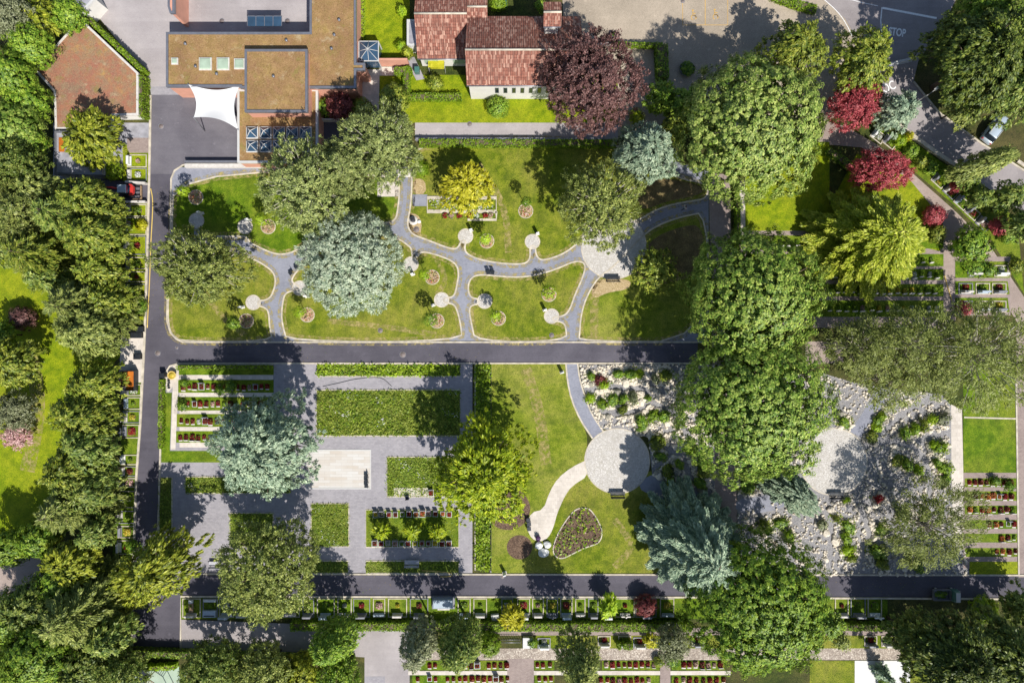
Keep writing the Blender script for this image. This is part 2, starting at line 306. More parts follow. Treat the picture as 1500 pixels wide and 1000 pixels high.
def crown_quads(seed, R, Rz, zc, mode='broad', lump=.25, nl=22, rc=.55, ls=.36, asp=.5, cov=1.7, gap=1.0, inner=.25, core=.7, taper=0.0):
    rng = np.random.default_rng(seed); area = 2 * PI * R * (R * .5 + Rz * .5) * 1.15
    nc = int(area / (rc * rc * 2.6 * gap)) + 6; c, nor = shell(rng, nc, R, Rz, lump, nl)
    tp = (1 + .12 * taper - taper * np.clip(c[:, 2] / Rz, -.1, 1) ** 1)[:, None]; c[:, :2] *= tp; nor = nrm(nor + np.array([0, 0, 1]) * taper * .3 * (nor[:, 2:3] > 0) * np.linalg.norm(nor[:, :2], axis=1, keepdims=True))
    k = rng.random(len(c)); u = np.where(k < inner, rng.uniform(.55, .9, len(c)), rng.uniform(.93, 1.05, len(c))); c = c * u[:, None]
    nt = int(cov * area / (ls * ls * asp * .5)); per = max(3, nt // len(c)); rcs = rc * rng.uniform(.65, 1.3, len(c))
    g = rng.normal(size=(len(c), per, 3)); g = nrm(g) * rng.random((len(c), per, 1)) ** .5
    P = (c[:, None] + g * rcs[:, None, None] * [1, 1, .8]).reshape(-1, 3); N = np.repeat(nor, per, 0); G = g.reshape(-1, 3); n = len(P)
    if mode == 'broad':
        fn = nrm(N * 1.4 + G * .7 + rng.normal(size=(n, 3)) * .24 + [0, 0, .1]); ax = nrm(np.cross(fn, rng.normal(size=(n, 3)))); sd = np.cross(fn, ax)
    else:
        if mode == 'tuft': hx_ = nrm(N * [1, 1, 0] + 1e-6); m_ = hx_ * np.abs(N[:, 2:3]) - [0, 0, 1] * np.linalg.norm(N[:, :2], axis=1, keepdims=True); ax = nrm(m_ * .8 + N * .3 + G * .4 + rng.normal(size=(n, 3)) * .38); fn = N * 1.3 + G * .65 + [0, 0, .1]
        elif mode == 'needle': ax = nrm(N * .25 + G * .8 + rng.normal(size=(n, 3)) * .5); fn = N * 1.3 + G * .7 + [0, 0, .1]
        else: ax = nrm(N * [.9, .9, 0] + [0, 0, -.25] + rng.normal(size=(n, 3)) * .4); fn = N * .7 + [0, 0, .7]
        fn = nrm(fn + rng.normal(size=(n, 3)) * .3); sd = nrm(np.cross(ax, fn))
    l = ls * rng.uniform(.65, 1.35, n); Q = leaf_quads(P, ax, sd, l, l * asp * rng.uniform(.8, 1.2, n)); Q[:, :, 2] += zc
    if core:  # larger inner leaves added to stop light leaking through the crown
        m = int(core * area / .13); d = nrm(rng.normal(size=(m, 3)) * [1, 1, .9]); d[:, 2] = np.abs(d[:, 2]) * np.sign(rng.random(m) - .2); pc = d * [R, R, Rz] * (rng.uniform(.55, .95, m) * (1 - lump * .75))[:, None]; pc[:, :2] *= (1 - taper * np.clip(pc[:, 2:3] / Rz, 0, 1)); pc = pc + [0, 0, zc]
        fc = nrm(d + rng.normal(size=(m, 3)) * .5); ac = nrm(np.cross(fc, rng.normal(size=(m, 3)))); lc = rng.uniform(.4, .75, m); Q = np.concatenate([Q, leaf_quads(pc, ac, np.cross(fc, ac), lc, lc * .75)])
    return Q, c + [0, 0, zc]
def conifer_quads(seed, R, h, nb=110, pw=.9, droop=.12, z0=.08, ls=.5, asp=.3, dens=1.0, wide=.3, up=.15, top=0.0):
    rng = np.random.default_rng(seed); out = []; tips = []
    for i in range(nb):
        t = (i + rng.random()) / nb; t = t ** 1.15
        L = R * ((1 - t) ** pw * (1 - top) + top * (1 - t) ** .35) * rng.uniform(.78, 1.12); az = i * 2.399963 + rng.normal(0, .25); L = max(L, .35)
        zb = h * (z0 + (1 - z0) * t) * .97; d = np.array([math.cos(az), math.sin(az)]); s2 = np.array([-d[1], d[0]])
        m = int(max(8, L * L * 9 * dens + L * 7)); s = .12 + .88 * rng.random(m) ** .7
        w = wide * L * (1.15 - s) * rng.uniform(-1, 1, m); z = zb + up * L * s - droop * L * s ** 2 * 2 + rng.normal(0, .1, m) - np.abs(w) * .12
        P = np.stack([d[0] * L * s + s2[0] * w, d[1] * L * s + s2[1] * w, z], 1)
        sgn = np.clip(w / (wide * L + 1e-6) * 1.4, -1, 1); ax = np.stack([d[0] + s2[0] * sgn, d[1] + s2[1] * sgn, np.full(m, up - droop * 1.2)], 1)
        ax = nrm(ax + rng.normal(0, .3, (m, 3))); sd = nrm(np.cross(ax, nrm(np.array([0, 0, 1.0]) + rng.normal(0, .45, (m, 3)))))
        l = ls * rng.uniform(.6, 1.35, m); out.append(leaf_quads(P, ax, sd, l, l * asp))
        tips.append((d[0] * L * .85, d[1] * L * .85, zb + up * L * .8 - droop * L * 1.3, zb))
    return np.concatenate(out), tips
TM = {}
def make_tree(kind, leaf, R, h, seed, rz=None):
    """crown mesh + trunk mesh; R radius, h height in metres"""
    rnd = random.Random(seed); tr = MB(); bark = M['bark']
    if kind in ('spruce', 'cedar', 'larch'):
        kw = dict(spruce=dict(nb=int(60 + R * 22), pw=.85, droop=.16, ls=.42, asp=.34, dens=1.35, wide=.3),
                  cedar=dict(nb=int(80 + R * 22), pw=.55, droop=.16, ls=.38, asp=.32, dens=2.3, wide=.3, up=.22, top=.55),
                  larch=dict(nb=int(60 + R * 15), pw=.5, droop=.2, ls=.5, asp=.28, dens=1.3, wide=.28, up=.26, top=.6))[kind]
        Q, tips = conifer_quads(seed, R, h, **kw); tr.tube([(0, 0, 0), (0, 0, h * .5), (0, 0, h * .97)], [R * .05 + .06, R * .035 + .03, .03], 8)
        for tx, ty, tz, zb in tips[::3]: tr.tube([(0, 0, zb), (tx * .5, ty * .5, (zb + tz) / 2 + .1), (tx, ty, tz)], [.06, .04, .015], 4)
    else:
        P = dict(broad=dict(mode='broad', lump=.3, nl=90, rc=.42, ls=.29, asp=.55, cov=2.7, gap=1.1, core=1.3),
                 bush=dict(mode='broad', lump=.2, nl=14, rc=.3, ls=.22, asp=.55, cov=1.9, core=.5),
                 fine=dict(mode='needle', lump=.42, nl=70, rc=.42, ls=.27, asp=.45, cov=2.1, gap=1.15),
                 pine=dict(mode='needle', lump=.46, nl=80, rc=.36, ls=.3, asp=.36, cov=1.9, gap=1.3, inner=.3),
                 silver=dict(mode='needle', lump=.3, nl=90, rc=.36, ls=.26, asp=.36, cov=2.2, gap=1.1, core=1.0),
                 blue=dict(mode='tuft', taper=.38, lump=.46, nl=60, rc=.36, ls=.36, asp=.36, cov=2.6, gap=1.2, core=1.0),
                 yew=dict(mode='tuft', taper=.35, lump=.5, nl=46, rc=.4, ls=.4, asp=.4, cov=2.4, gap=1.25, core=1.0),
                 tuft=dict(mode='tuft', taper=.15, lump=.5, nl=46, rc=.34, ls=.55, asp=.34, cov=2.4, gap=1.35, core=1.0),
                 column=dict(mode='tuft', taper=.25, lump=.2, nl=40, rc=.32, ls=.32, asp=.42, cov=2.0, gap=1.15),
                 weep=dict(mode='weep', lump=.36, nl=50, rc=.75, ls=.34, asp=.3, cov=.8, gap=1.45, inner=.45, core=.03),
                 thin=dict(mode='broad', lump=.3, nl=10, rc=.22, ls=.2, asp=.5, cov=1.1, gap=1.4, core=0))[kind]
        z0 = {'column': .04, 'bush': .02, 'yew': .06, 'tuft': .08, 'thin': .45}.get(kind, .16); Rz = h * (1 - z0) * .5; zc = h * z0 + Rz
        if kind in ('silver', 'blue'): z0 = .04; Rz = h * .5; zc = h * .46
        if kind in ('broad', 'fine', 'pine', 'weep'): Rz = h * .42; zc = h * .57
        if kind == 'bush': Rz = h * .6; zc = h * .42
        Q, c = crown_quads(seed, R, Rz, zc, **P); bark = M['bark_pale'] if kind in ('weep', 'pine') else bark
        rt = max(.03, R * .05); tr.tube([(0, 0, 0), (.1 * rt, 0, zc * .5), (0, 0, zc)], [rt * 1.3, rt, rt * .6], 8)
        step = {'weep': 2, 'pine': 6, 'broad': 30, 'fine': 22}.get(kind, 30)
        for q in c[::step]:
            zb = zc * rnd.uniform(.55, .95); mid = (q[0] * .55 + rnd.uniform(-.3, .3), q[1] * .55 + rnd.uniform(-.3, .3), zb + (q[2] - zb) * .7)
            e = 1.04 if kind == 'weep' else (1.0 if kind == 'pine' else .9); r = rt * .35 if kind != 'weep' else .075
            tr.tube([(0, 0, zb), mid, (q[0] * e, q[1] * e, q[2] + (.1 if kind == 'weep' else 0))], [r, r * .6, r * .25 + .004], 4, cap=False)
    return quads_mesh('crown', Q, M[leaf]), tr.mesh('trunk', bark)
SEED = [100]
def tree(kind, leaf, px, py, rp, h, label, cat='tree', name=None, sx=1.0, sy=1.0, rot=None, reuse=None, group=None, fc=None):
    """px,py,rp: where the crown shows in the photo; placed on the ground under it"""
    SEED[0] += 1
    f = fc if fc is not None else {'spruce': .3, 'cedar': .45, 'larch': .5, 'bush': .4, 'column': .5, 'yew': .45, 'tuft': .4, 'silver': .4, 'blue': .42}.get(kind, .62)
    hc = h * f; x, y = W(px, py, hc); R = rp * SC * (HC - hc) / HC
    if reuse and reuse in TM: cm, tm, R0, h0 = TM[reuse]
    else:
        cm, tm = make_tree(kind, leaf, R, h, SEED[0]); R0, h0 = R, h
        if reuse: TM[reuse] = (cm, tm, R, h)
    e = empty(name or {'bush': 'shrub', 'spruce': 'spruce_tree', 'cedar': 'cedar_tree', 'larch': 'larch_tree', 'pine': 'pine_tree', 'yew': 'yew_tree', 'tuft': 'cypress_tree', 'column': 'columnar_tree', 'weep': 'birch_tree', 'thin': 'young_tree', 'silver': 'cedar_tree', 'blue': 'spruce_tree'}.get(kind, 'broadleaf_tree'),
              (x, y, 0), random.Random(SEED[0]).uniform(0, 6.28) if rot is None else rot, label, cat, group)
    e.scale = (R / R0 * sx, R / R0 * sy, h / h0)
    link('crown', cm, e); link('trunk', tm, e); return e

# ------------------------------------------------------------------ ground sheets, kerbs, scatter
def LV(l): return .004 * l
def smooth_closed(pts, it=2):
    for _ in range(it):
        q = []
        for i in range(len(pts)):
            a, b = pts[i], pts[(i + 1) % len(pts)]
            q += [(a[0] * .75 + b[0] * .25, a[1] * .75 + b[1] * .25), (a[0] * .25 + b[0] * .75, a[1] * .25 + b[1] * .75)]
        pts = q
    return pts
def smooth_open(pts, it=2):
    for _ in range(it):
        q = [pts[0]]
        for a, b in zip(pts, pts[1:]): q += [(a[0] * .75 + b[0] * .25, a[1] * .75 + b[1] * .25), (a[0] * .25 + b[0] * .75, a[1] * .25 + b[1] * .75)]
        pts = q + [pts[-1]]
    return pts
def inside(P, poly):
    x, y = P[:, 0], P[:, 1]; r = np.zeros(len(P), bool); n = len(poly)
    for i in range(n):
        x0, y0 = poly[i]; x1, y1 = poly[(i + 1) % n]
        c = (y0 > y) != (y1 > y); r ^= c & (x < (x1 - x0) * (y - y0) / ((y1 - y0) or 1e-9) + x0)
    return r
SHEETS = []
def clash(a, b):
    A = np.array(a); B = np.array(b)
    if (A.min(0) > B.max(0)).any() or (B.min(0) > A.max(0)).any(): return False
    if inside(A, b).any() or inside(B, a).any() or inside(A.mean(0)[None], b).any() and inside(A.mean(0)[None], a).any(): return True
    p, r = A, np.roll(A, -1, 0) - A; q, t = B, np.roll(B, -1, 0) - B; x = r[:, None, 0] * t[None, :, 1] - r[:, None, 1] * t[None, :, 0] + 1e-12; d = q[None] - p[:, None]
    u = (d[:, :, 0] * t[None, :, 1] - d[:, :, 1] * t[None, :, 0]) / x; v = (d[:, :, 0] * r[:, None, 1] - d[:, :, 1] * r[:, None, 0]) / x
    return bool(((u > 0) & (u < 1) & (v > 0) & (v < 1)).any())
def free_z(w, z):
    while any(abs(z - z2) < .0009 and clash(w, w2) for z2, w2 in SHEETS): z += .001
    SHEETS.append((z, w)); return z
def sheet(name, pts, mat, lvl, label=None, sm=0, kind='structure', world=False, group=None):
    w = pts if world else WP(pts)
    if sm: w = smooth_closed(w, sm)
    a = sum(w[i][0] * w[(i + 1) % len(w)][1] - w[(i + 1) % len(w)][0] * w[i][1] for i in range(len(w)))
    if a < 0: w = w[::-1]
    z = free_z(w, LV(lvl)); b = MB(); b.add([(x, y, z) for x, y in w], [list(range(len(w)))])
    return tag(b.build(name, M[mat]), label, None, group, kind)
def rect(x0, y0, x1, y1): return [(x0, y0), (x1, y0), (x1, y1), (x0, y1)]
def ribbon_mesh(w, width, z0, z1, closed):
    n = len(w); L = []; R = []
    for i in range(n):
        a = w[(i - 1) % n] if closed or i > 0 else w[i]; b = w[(i + 1) % n] if closed or i < n - 1 else w[i]
        dx, dy = b[0] - a[0], b[1] - a[1]; l = math.hypot(dx, dy) or 1; nx, ny = -dy / l * width / 2, dx / l * width / 2
        L.append((w[i][0] + nx, w[i][1] + ny)); R.append((w[i][0] - nx, w[i][1] - ny))
    b = MB(); vs = [(x, y, z1) for x, y in L] + [(x, y, z1) for x, y in R] + [(x, y, z0) for x, y in L] + [(x, y, z0) for x, y in R]; fs = []
    for i in range(n if closed else n - 1):
        j = (i + 1) % n; fs += [(n + i, n + j, j, i), (i, j, 2 * n + j, 2 * n + i), (3 * n + i, 3 * n + j, n + j, n + i)]
    if not closed: fs += [(0, 2 * n, 3 * n, n), (n - 1, 2 * n - 1, 4 * n - 1, 3 * n - 1)]
    b.add(vs, fs); return b
def kerb(pts, width=.22, h=.05, closed=True, sm=0, mat='kerb', name='kerb', world=False, kind='structure', label=None, base=0.0):
    w = pts if world else WP(pts)
    if sm: w = smooth_closed(w, sm) if closed else smooth_open(w, sm)
    return tag(ribbon_mesh(w, width, base, base + h, closed).build(name, M[mat]), label, None, None, kind)
def strip(name, pts, width_px, mat, lvl, sm=2, label=None):
    w = smooth_open(WP(pts), sm) if sm else WP(pts)
    b = ribbon_mesh(w, width_px * SC, 0, LV(lvl), False); return tag(b.build(name, M[mat]), label, None, None, 'structure')
def scatter(rng, poly, n):
    a = np.array(poly); lo, hi = a.min(0), a.max(0); P = rng.random((n * 3, 2)) * (hi - lo) + lo; return P[inside(P, poly)][:n]
def turf(name, px_poly, mats, dens, ht, ls, asp, label, kind='stuff', lean=.5, parent=None, clump=0.0, wts=None, cat=None):
    rng = np.random.default_rng(SEED[0]); SEED[0] += 1; w = WP(px_poly)
    ar = abs(sum(w[i][0] * w[(i + 1) % len(w)][1] - w[(i + 1) % len(w)][0] * w[i][1] for i in range(len(w)))) / 2
    P = scatter(rng, w, int(ar * dens)); n = len(P)
    P = P + rng.normal(0, .09, P.shape); z = ht * rng.uniform(.1, 1, n) ** 1.3
    if clump: z *= .3 + 1.1 * (np.sin(P[:, 0] * 1.9 + np.cos(P[:, 1] * 1.3) * 2) * np.sin(P[:, 1] * 2.3 + 1.7 * np.sin(P[:, 0])) * .5 + .5)
    p = np.column_stack([P, z]); ax = nrm(rng.normal(size=(n, 3)) * [1, 1, .5] + [0, 0, lean]); sd = nrm(np.cross(ax, nrm(rng.normal(size=(n, 3)) + [0, 0, 1.2])))
    l = ls * rng.uniform(.6, 1.4, n); Q = leaf_quads(p, ax, sd, l, l * asp); Q[:, :, 2] = np.maximum(Q[:, :, 2], .03)
    mi = None
    if len(mats) > 1:
        fld = np.sin(P[:, 0] * .9 + 2 * np.sin(P[:, 1] * .7)) * np.cos(P[:, 1] * 1.1 + 1.3 * np.sin(P[:, 0] * .5)); cw = np.cumsum(wts if wts else [1 / len(mats)] * len(mats))
        mi = np.minimum(len(mats) - 1, np.searchsorted(cw, np.clip(rng.random(n) * .75 + .125 + fld * .24, 0, .999)))
    return tag(link(name, quads_mesh(name, Q, [M[m] for m in mats], mi), parent), label, cat, None, kind)
def hedge(pts, wid, h, label, leaf='hedge', ls=.2, dens=110, cat='hedge', group=None):
    """clipped hedge along a photo polyline (wid in px)"""
    rng = np.random.default_rng(SEED[0]); SEED[0] += 1; w = WP(pts); wd = wid * SC; out = []; core = MB()
    for (x0, y0), (x1, y1) in zip(w, w[1:]):
        L = math.hypot(x1 - x0, y1 - y0); d = np.array([(x1 - x0) / L, (y1 - y0) / L]); s = np.array([-d[1], d[0]])
        for face, A in (('t', L * wd), ('l', L * h), ('r', L * h), ('a', wd * h), ('b', wd * h)):
            n = int(A * dens); u, v = rng.random(n), rng.random(n)
            a = u * L if face in 'tlr' else np.full(n, 0 if face == 'a' else L); c = (v - .5) * wd if face in 't' else ((u - .5) * wd if face in 'ab' else np.full(n, wd * (.5 if face == 'l' else -.5)))
            z = np.full(n, h) if face == 't' else v * h
            N = {'t': (0, 0, 1), 'l': (*s, 0), 'r': (*-s, 0), 'a': (*-d, 0), 'b': (*d, 0)}[face]
            P = np.column_stack([x0 + d[0] * a + s[0] * c, y0 + d[1] * a + s[1] * c, z]) + rng.normal(0, .05, (n, 3))
            wob = .09 * np.sin(P[:, 0] * 2.1 + P[:, 1] * 1.7) + .06 * np.sin(P[:, 0] * 5 - P[:, 1] * 4.1)
            P[:, 2] += wob * (1 if face == 't' else 0)
            fn = nrm(np.array(N) * .9 + rng.normal(size=(n, 3)) * .6); ax = nrm(np.cross(fn, rng.normal(size=(n, 3)))); sd = np.cross(fn, ax)
            l = ls * rng.uniform(.6, 1.4, n); out.append(leaf_quads(P, ax, sd, l, l * .6))
        i = .12; c4 = [(x0 + d[0] * a + s[0] * b, y0 + d[1] * a + s[1] * b) for a, b in ((i, -wd / 2 + i), (L - i, -wd / 2 + i), (L - i, wd / 2 - i), (i, wd / 2 - i))]
        core.prism(c4, 0, h - .1)
    e = empty('hedge', (0, 0, 0), 0, label, cat, group); link('foliage', quads_mesh('foliage', np.concatenate(out), M[leaf]), e); core.build('branches', M['bark'], e); return e
# ================================================================== THE SETTING
G = 170
sheet('ground', [(-G, -G), (G, -G), (G, G), (-G, G)], 'wood_floor', 0, 'leafy green ground under the trees', world=True)
sheet('lawn', [(-80, 380), (30, 380), (95, 470), (150, 560), (140, 690), (110, 770), (20, 830), (-80, 840)], 'lawn_bright', 1, 'bright lawn beyond the conifer belt')
sheet('lawn', [(40, 360), (178, 360), (178, 520), (140, 560), (60, 470)], 'lawn_bright', 2, 'bright lawn between the conifers')
sheet('courtyard', [(120, -40), (470, -40), (470, 60), (260, 60), (250, 128), (222, 140), (214, 112), (140, 20)], 'asphalt_light', 1, 'pale asphalt courtyard')
sheet('forecourt', [(221, 139), (354, 139), (350, 240), (282, 240), (268, 242), (256, 250), (251, 262), (219, 262)], 'asphalt_court', 1, 'dark asphalt forecourt by the sail')
sheet('paving_strip', rect(221, 127, 280, 139), 'paver2', 2, 'grey paving strip')
sheet('road', [(219, 255), (252, 255), (250, 340), (256, 358), (248, 375), (246, 425), (245, 470), (250, 487), (258, 496), (268, 502), (1022, 502), (1022, 531), (262, 531), (249, 534), (243, 546), (236, 578), (235, 630), (232, 750), (229, 842), (194, 842), (197, 790), (200, 700), (206, 620), (212, 500), (216, 380)], 'asphalt_dark', 2, 'dark asphalt cemetery road')
sheet('road', [(194, 842), (229, 842), (1540, 843), (1540, 876), (1200, 875), (1000, 873), (265, 872), (265, 947), (194, 947)], 'asphalt_dark', 3, 'dark asphalt lower road')
sheet('road', [(265, 907), (534, 917), (600, 921), (600, 1040), (534, 1040), (534, 962), (440, 956), (265, 950)], 'asphalt_light', 2, 'pale asphalt service road')
sheet('path', rect(534, 990, 564, 1040), 'paver2', 4, 'grey slab')
sheet('road', [(-60, 860), (15, 822), (60, 806), (70, 850), (38, 876), (-60, 890)], 'asphalt_brown', 2, 'brown drive at the wood edge')
sheet('parking_lot', [(822, -40), (1300, -40), (1300, 60), (1270, 150), (1180, 190), (900, 200), (880, 90), (826, 42)], 'parking', 1, 'gravelly brown parking lot')
sheet('road', [(1185, -40), (1420, -40), (1385, 30), (1345, 90), (1338, 120), (1375, 165), (1437, 210), (1500, 250), (1560, 290), (1560, 350), (1500, 312), (1430, 264), (1378, 231), (1320, 190), (1296, 150), (1290, 110), (1262, 70), (1238, 28), (1205, -2)], 'asphalt_mid', 3, 'asphalt road bending past the gate')
sheet('path', [(1190, 210), (1212, 178), (1240, 186), (1285, 212), (1330, 248), (1400, 310), (1450, 360), (1490, 420), (1530, 480), (1530, 620), (1489, 620), (1489, 470), (1465, 432), (1430, 380), (1385, 330), (1320, 270), (1262, 216)], 'asphalt_brown', 2, 'brown diagonal cemetery path')
sheet('path', [(1381, 316), (1400, 334), (1398, 380), (1400, 470), (1384, 470), (1382, 380)], 'asphalt_brown', 3, 'brown path between the grave plots')
sheet('path', [(1489, 560), (1540, 560), (1540, 845), (1492, 845)], 'paver_brown', 3, 'brown path along the east rows')
sheet('path', [(1038, 255), (1069, 255), (1072, 380), (1076, 520), (1081, 842), (1048, 842), (1043, 520)], 'paver_brown', 3, 'brown paved avenue under the chestnuts')
sheet('path', [(1180, 500), (1235, 500), (1235, 530), (1180, 535)], 'asphalt_brown', 2, 'brown path end under the birches')
sheet('path', rect(608, 180, 905, 206), 'asphalt_light', 2, 'grey path behind the chapel lawn')
sheet('lawn', [(532, -40), (600, -40), (600, 90), (532, 90)], 'lawn_bright', 1, 'small garden lawn')
sheet('lawn', [(556, 110), (905, 110), (905, 180), (606, 180), (556, 200)], 'lawn_bright', 1, 'chapel lawn')
sheet('paving_strip', [(520, 102), (556, 102), (555, 176), (545, 176), (524, 140)], 'paver_light', 3, 'light slab path beside the pink wall')
sheet('paving_strip', rect(556, 98, 600, 111), 'paver_light', 2, 'light slab path')
sheet('path', [(592, 84), (607, 84), (622, 116), (610, 118)], 'paver2', 3, 'narrow chapel path')
sheet('pit_shade_floor', rect(468, 176, 535, 216), 'asphalt_dark', 2, 'sunken yard floor with its shade painted dark')  # flat sheet, the pit's shade is put into its dark colour
# ---- upper garden: pale grey pavers with lawn islands
sheet('garden_path', [(250, 245), (583, 245), (607, 245), (900, 212), (1038, 250), (1038, 502), (268, 502), (258, 496), (250, 487), (245, 470), (246, 425), (248, 375), (250, 345)], 'paver', 1, 'pale blue-grey paver paths')
isl = dict(
 nw=[(256, 253), (584, 253), (585, 285), (583, 305), (580, 322), (566, 327), (525, 329), (490, 337), (460, 351), (442, 362), (425, 371), (407, 373), (390, 367), (375, 360), (366, 355), (361, 346), (347, 346), (314, 346), (258, 349), (251, 343)],
 w=[(250, 372), (320, 364), (350, 371), (375, 381), (390, 390), (401, 399), (404, 412), (402, 422), (397, 435), (388, 440), (378, 440), (378, 448), (388, 450), (394, 457), (395, 480), (400, 500), (266, 500), (256, 493), (249, 485), (246, 465), (247, 420)],
 cedar=[(427, 409), (435, 397), (450, 382), (475, 360), (510, 347), (550, 341), (585, 350), (596, 358), (603, 364), (604, 376), (606, 378), (612, 376), (614, 372), (619, 369), (628, 370), (645, 375), (662, 382), (670, 390), (672, 402), (670, 414), (667, 429), (663, 435), (650, 437), (650, 443), (664, 445), (669, 452), (675, 475), (677, 500), (421, 500), (415, 480), (412, 462), (415, 437), (419, 429), (428, 426), (438, 423), (437, 418), (430, 415)],
 north=[(604, 255), (604, 205), (915, 205), (990, 262), (1037, 268), (1036, 291), (1010, 295), (982, 300), (955, 310), (938, 322), (900, 330), (853, 349), (845, 357), (830, 369), (812, 377), (796, 381), (789, 379), (785, 372), (784, 360), (776, 360), (777, 376), (773, 384), (763, 387), (735, 386), (705, 381), (687, 374), (680, 366), (683, 352), (676, 352), (671, 363), (664, 365), (650, 361), (625, 351), (605, 344), (598, 334), (597, 325), (602, 300)],
 sm=[(686, 427), (686, 415), (692, 405), (705, 402), (725, 404), (750, 406), (775, 405), (800, 399), (820, 392), (840, 383), (854, 383), (858, 392), (852, 410), (842, 432), (836, 450), (830, 460), (820, 464), (810, 464), (810, 470), (822, 471), (829, 477), (830, 500), (696, 500), (691, 475), (687, 455), (690, 447), (702, 445), (702, 438), (690, 436)],
 se=[(878, 405), (900, 390), (942, 344), (967, 328), (1000, 317), (1037, 310), (1038, 500), (848, 500), (849, 487), (851, 462), (857, 440), (867, 420)])
for k, p in isl.items():
    mt = {'nw': 'lawn_fresh', 'w': 'lawn', 'se': 'lawn_dry'}.get(k, 'lawn'); w = smooth_closed(WP(p), 2)
    sheet('lawn', w, mt, 2, 'mown lawn island in the paver garden', world=True); kerb(w, .2, .04, world=True, label='pale stone edging of a lawn island'); kerb(w, 1.1, .002, world=True, base=LV(2) + .002, mat='dry_edge', name='dry_grass_edge', label='dry grass along a lawn edge')
sheet('bare_patch', [(940, 262), (985, 262), (1030, 272), (1030, 285), (975, 295), (940, 310), (932, 290)], 'bare_lawn', 3, 'bare earth under the chestnut', 2)
sheet('bare_patch', [(948, 352), (1000, 330), (1030, 330), (1034, 400), (960, 420), (925, 410)], 'bare_lawn', 3, 'bare shaded earth beside the plaza', 2)
sheet('dry_patch', [(605, 262), (622, 262), (625, 284), (605, 285)], 'dirt', 3, 'strawy dry patch', 1)
sheet('dry_patch', [(598, 312), (612, 314), (618, 326), (616, 345), (606, 343), (598, 335)], 'dirt', 3, 'strawy corner at the fountain', 1)
sheet('dry_patch', [(868, 408), (925, 408), (922, 424), (890, 428), (866, 440)], 'dirt', 3, 'dry trodden grass behind the bench', 2)
def circle(px, py, r, label, mat='cobble', lvl=6):
    w = [(W(px, py)[0] + r * SC * math.cos(2 * PI * i / 48), W(px, py)[1] + r * SC * math.sin(2 * PI * i / 48)) for i in range(48)]
    sheet('paved_circle', w, mat, lvl, label, world=True); kerb(w, .14, .03, world=True, label='stone rim of a paved circle')
for (px, py) in ((288, 323), (359, 332), (371, 443), (439, 422), (602, 387), (647, 439), (682, 346), (710, 441), (780, 354), (808, 463)):
    circle(px, py, 10.5, 'small round cobbled seat place')
circle(899, 361, 47.5, 'large round cobbled plaza'); circle(904, 675, 47.5, 'round cobbled plaza at the rock garden'); circle(1221, 676, 49, 'round cobbled plaza between the rockeries')
strip('path', [(288, 330), (289, 352)], 8, 'paver', 4, 0)
sheet('stone_landing', rect(553, 266, 584, 288), 'paver_light', 3, 'light stone landing')
sheet('side_path', rect(604, 285, 626, 302), 'paver', 3, 'short grey side path')
# ---- lawns and paths south of the main road
sheet('lawn', [(718, 533), (829, 533), (860, 640), (860, 690), (1040, 690), (1040, 839), (718, 839)], 'lawn_dry', 2, 'lawn round the curved paths')
sheet('lawn', [(820, 740), (838, 714), (858, 700), (880, 718), (935, 720), (1000, 760), (1000, 838), (780, 838), (790, 800)], 'lawn', 3, 'greener lawn by the heart bed', 1)
pc = [(829, 532), (831, 557), (837, 585), (850, 615), (868, 642), (884, 632), (867, 607), (857, 582), (849, 555), (846, 532)]
sheet('path', pc, 'paver', 4, 'curved grey paver path'); kerb([pc[i] for i in range(5)], .2, .04, False, 1); kerb([pc[i] for i in range(9, 4, -1)], .2, .04, False, 1)
pb = [(862, 672), (837, 684), (817, 700), (805, 720), (796, 746), (778, 750), (772, 768), (775, 783), (784, 792), (797, 792), (806, 783), (812, 768), (816, 752), (822, 738), (827, 727), (837, 712), (862, 696)]
sheet('path', pb, 'paver_light', 4, 'pale curved path ending in a rounded seat place', 1)
sheet('path', [(944, 700), (958, 694), (1000, 716), (1045, 724), (1048, 745), (1000, 742), (957, 727), (934, 714)], 'paver', 5, 'dark grey curved paver path', 1)
sheet('path', [(1078, 730), (1115, 728), (1180, 700), (1180, 730), (1120, 752), (1078, 750)], 'paver', 5, 'grey paver path to the east plaza', 1)
# ---- plaza B
sheet('plaza', [(236, 532), (692, 532), (692, 839), (229, 839), (233, 740), (236, 620)], 'paver2', 1, 'grey paved plaza with planted beds')
sheet('marble_platform', rect(449, 659, 543, 715), 'marble', 3, 'pale marble slab platform'); kerb(rect(449, 659, 543, 715), .2, .05, mat='white', label='white rim of the marble platform')
sheet('path', [(254, 533), (263, 533), (257, 658), (250, 658)], 'paver_light', 3, 'light slab path beside the urn rows')
sheet('path', [(236, 548), (249, 540), (262, 532), (262, 556), (246, 575)], 'paver_light', 4, 'light paved corner with watering point')
sheet('lawn', [(238, 575), (252, 575), (249, 660), (326, 660), (326, 677), (236, 677)], 'lawn_fresh', 3, 'grass strip round the urn rows')
sheet('lawn', rect(263, 533, 400, 655), 'paver_light', 2, 'light slabs between the urn rows')
for k, (y0, y1) in enumerate(((535, 549), (556, 575), (581, 601), (606, 625), (631, 648))):
    sheet('grave_bed', [(262 - k, y0), (401, y0), (401, y1), (262 - k, y1)], 'lawn_fresh', 3, 'grass bed of an urn row')
def bed(pts, mats, dens, ht, ls, label, clump=0.0, wts=None, base='meadow', lean=.2, asp=.3, lvl=3, edge=True):
    sheet('planting_bed', pts, base, lvl, label); turf('ground_cover', pts, mats, dens, ht, ls, asp, label + ', leafy growth', lean=lean, clump=clump, wts=wts)
    if edge: kerb(pts, .14, .06, label='pale edging of a planted bed')
mg = ['mgrass', 'green', 'lime', 'fl_white']
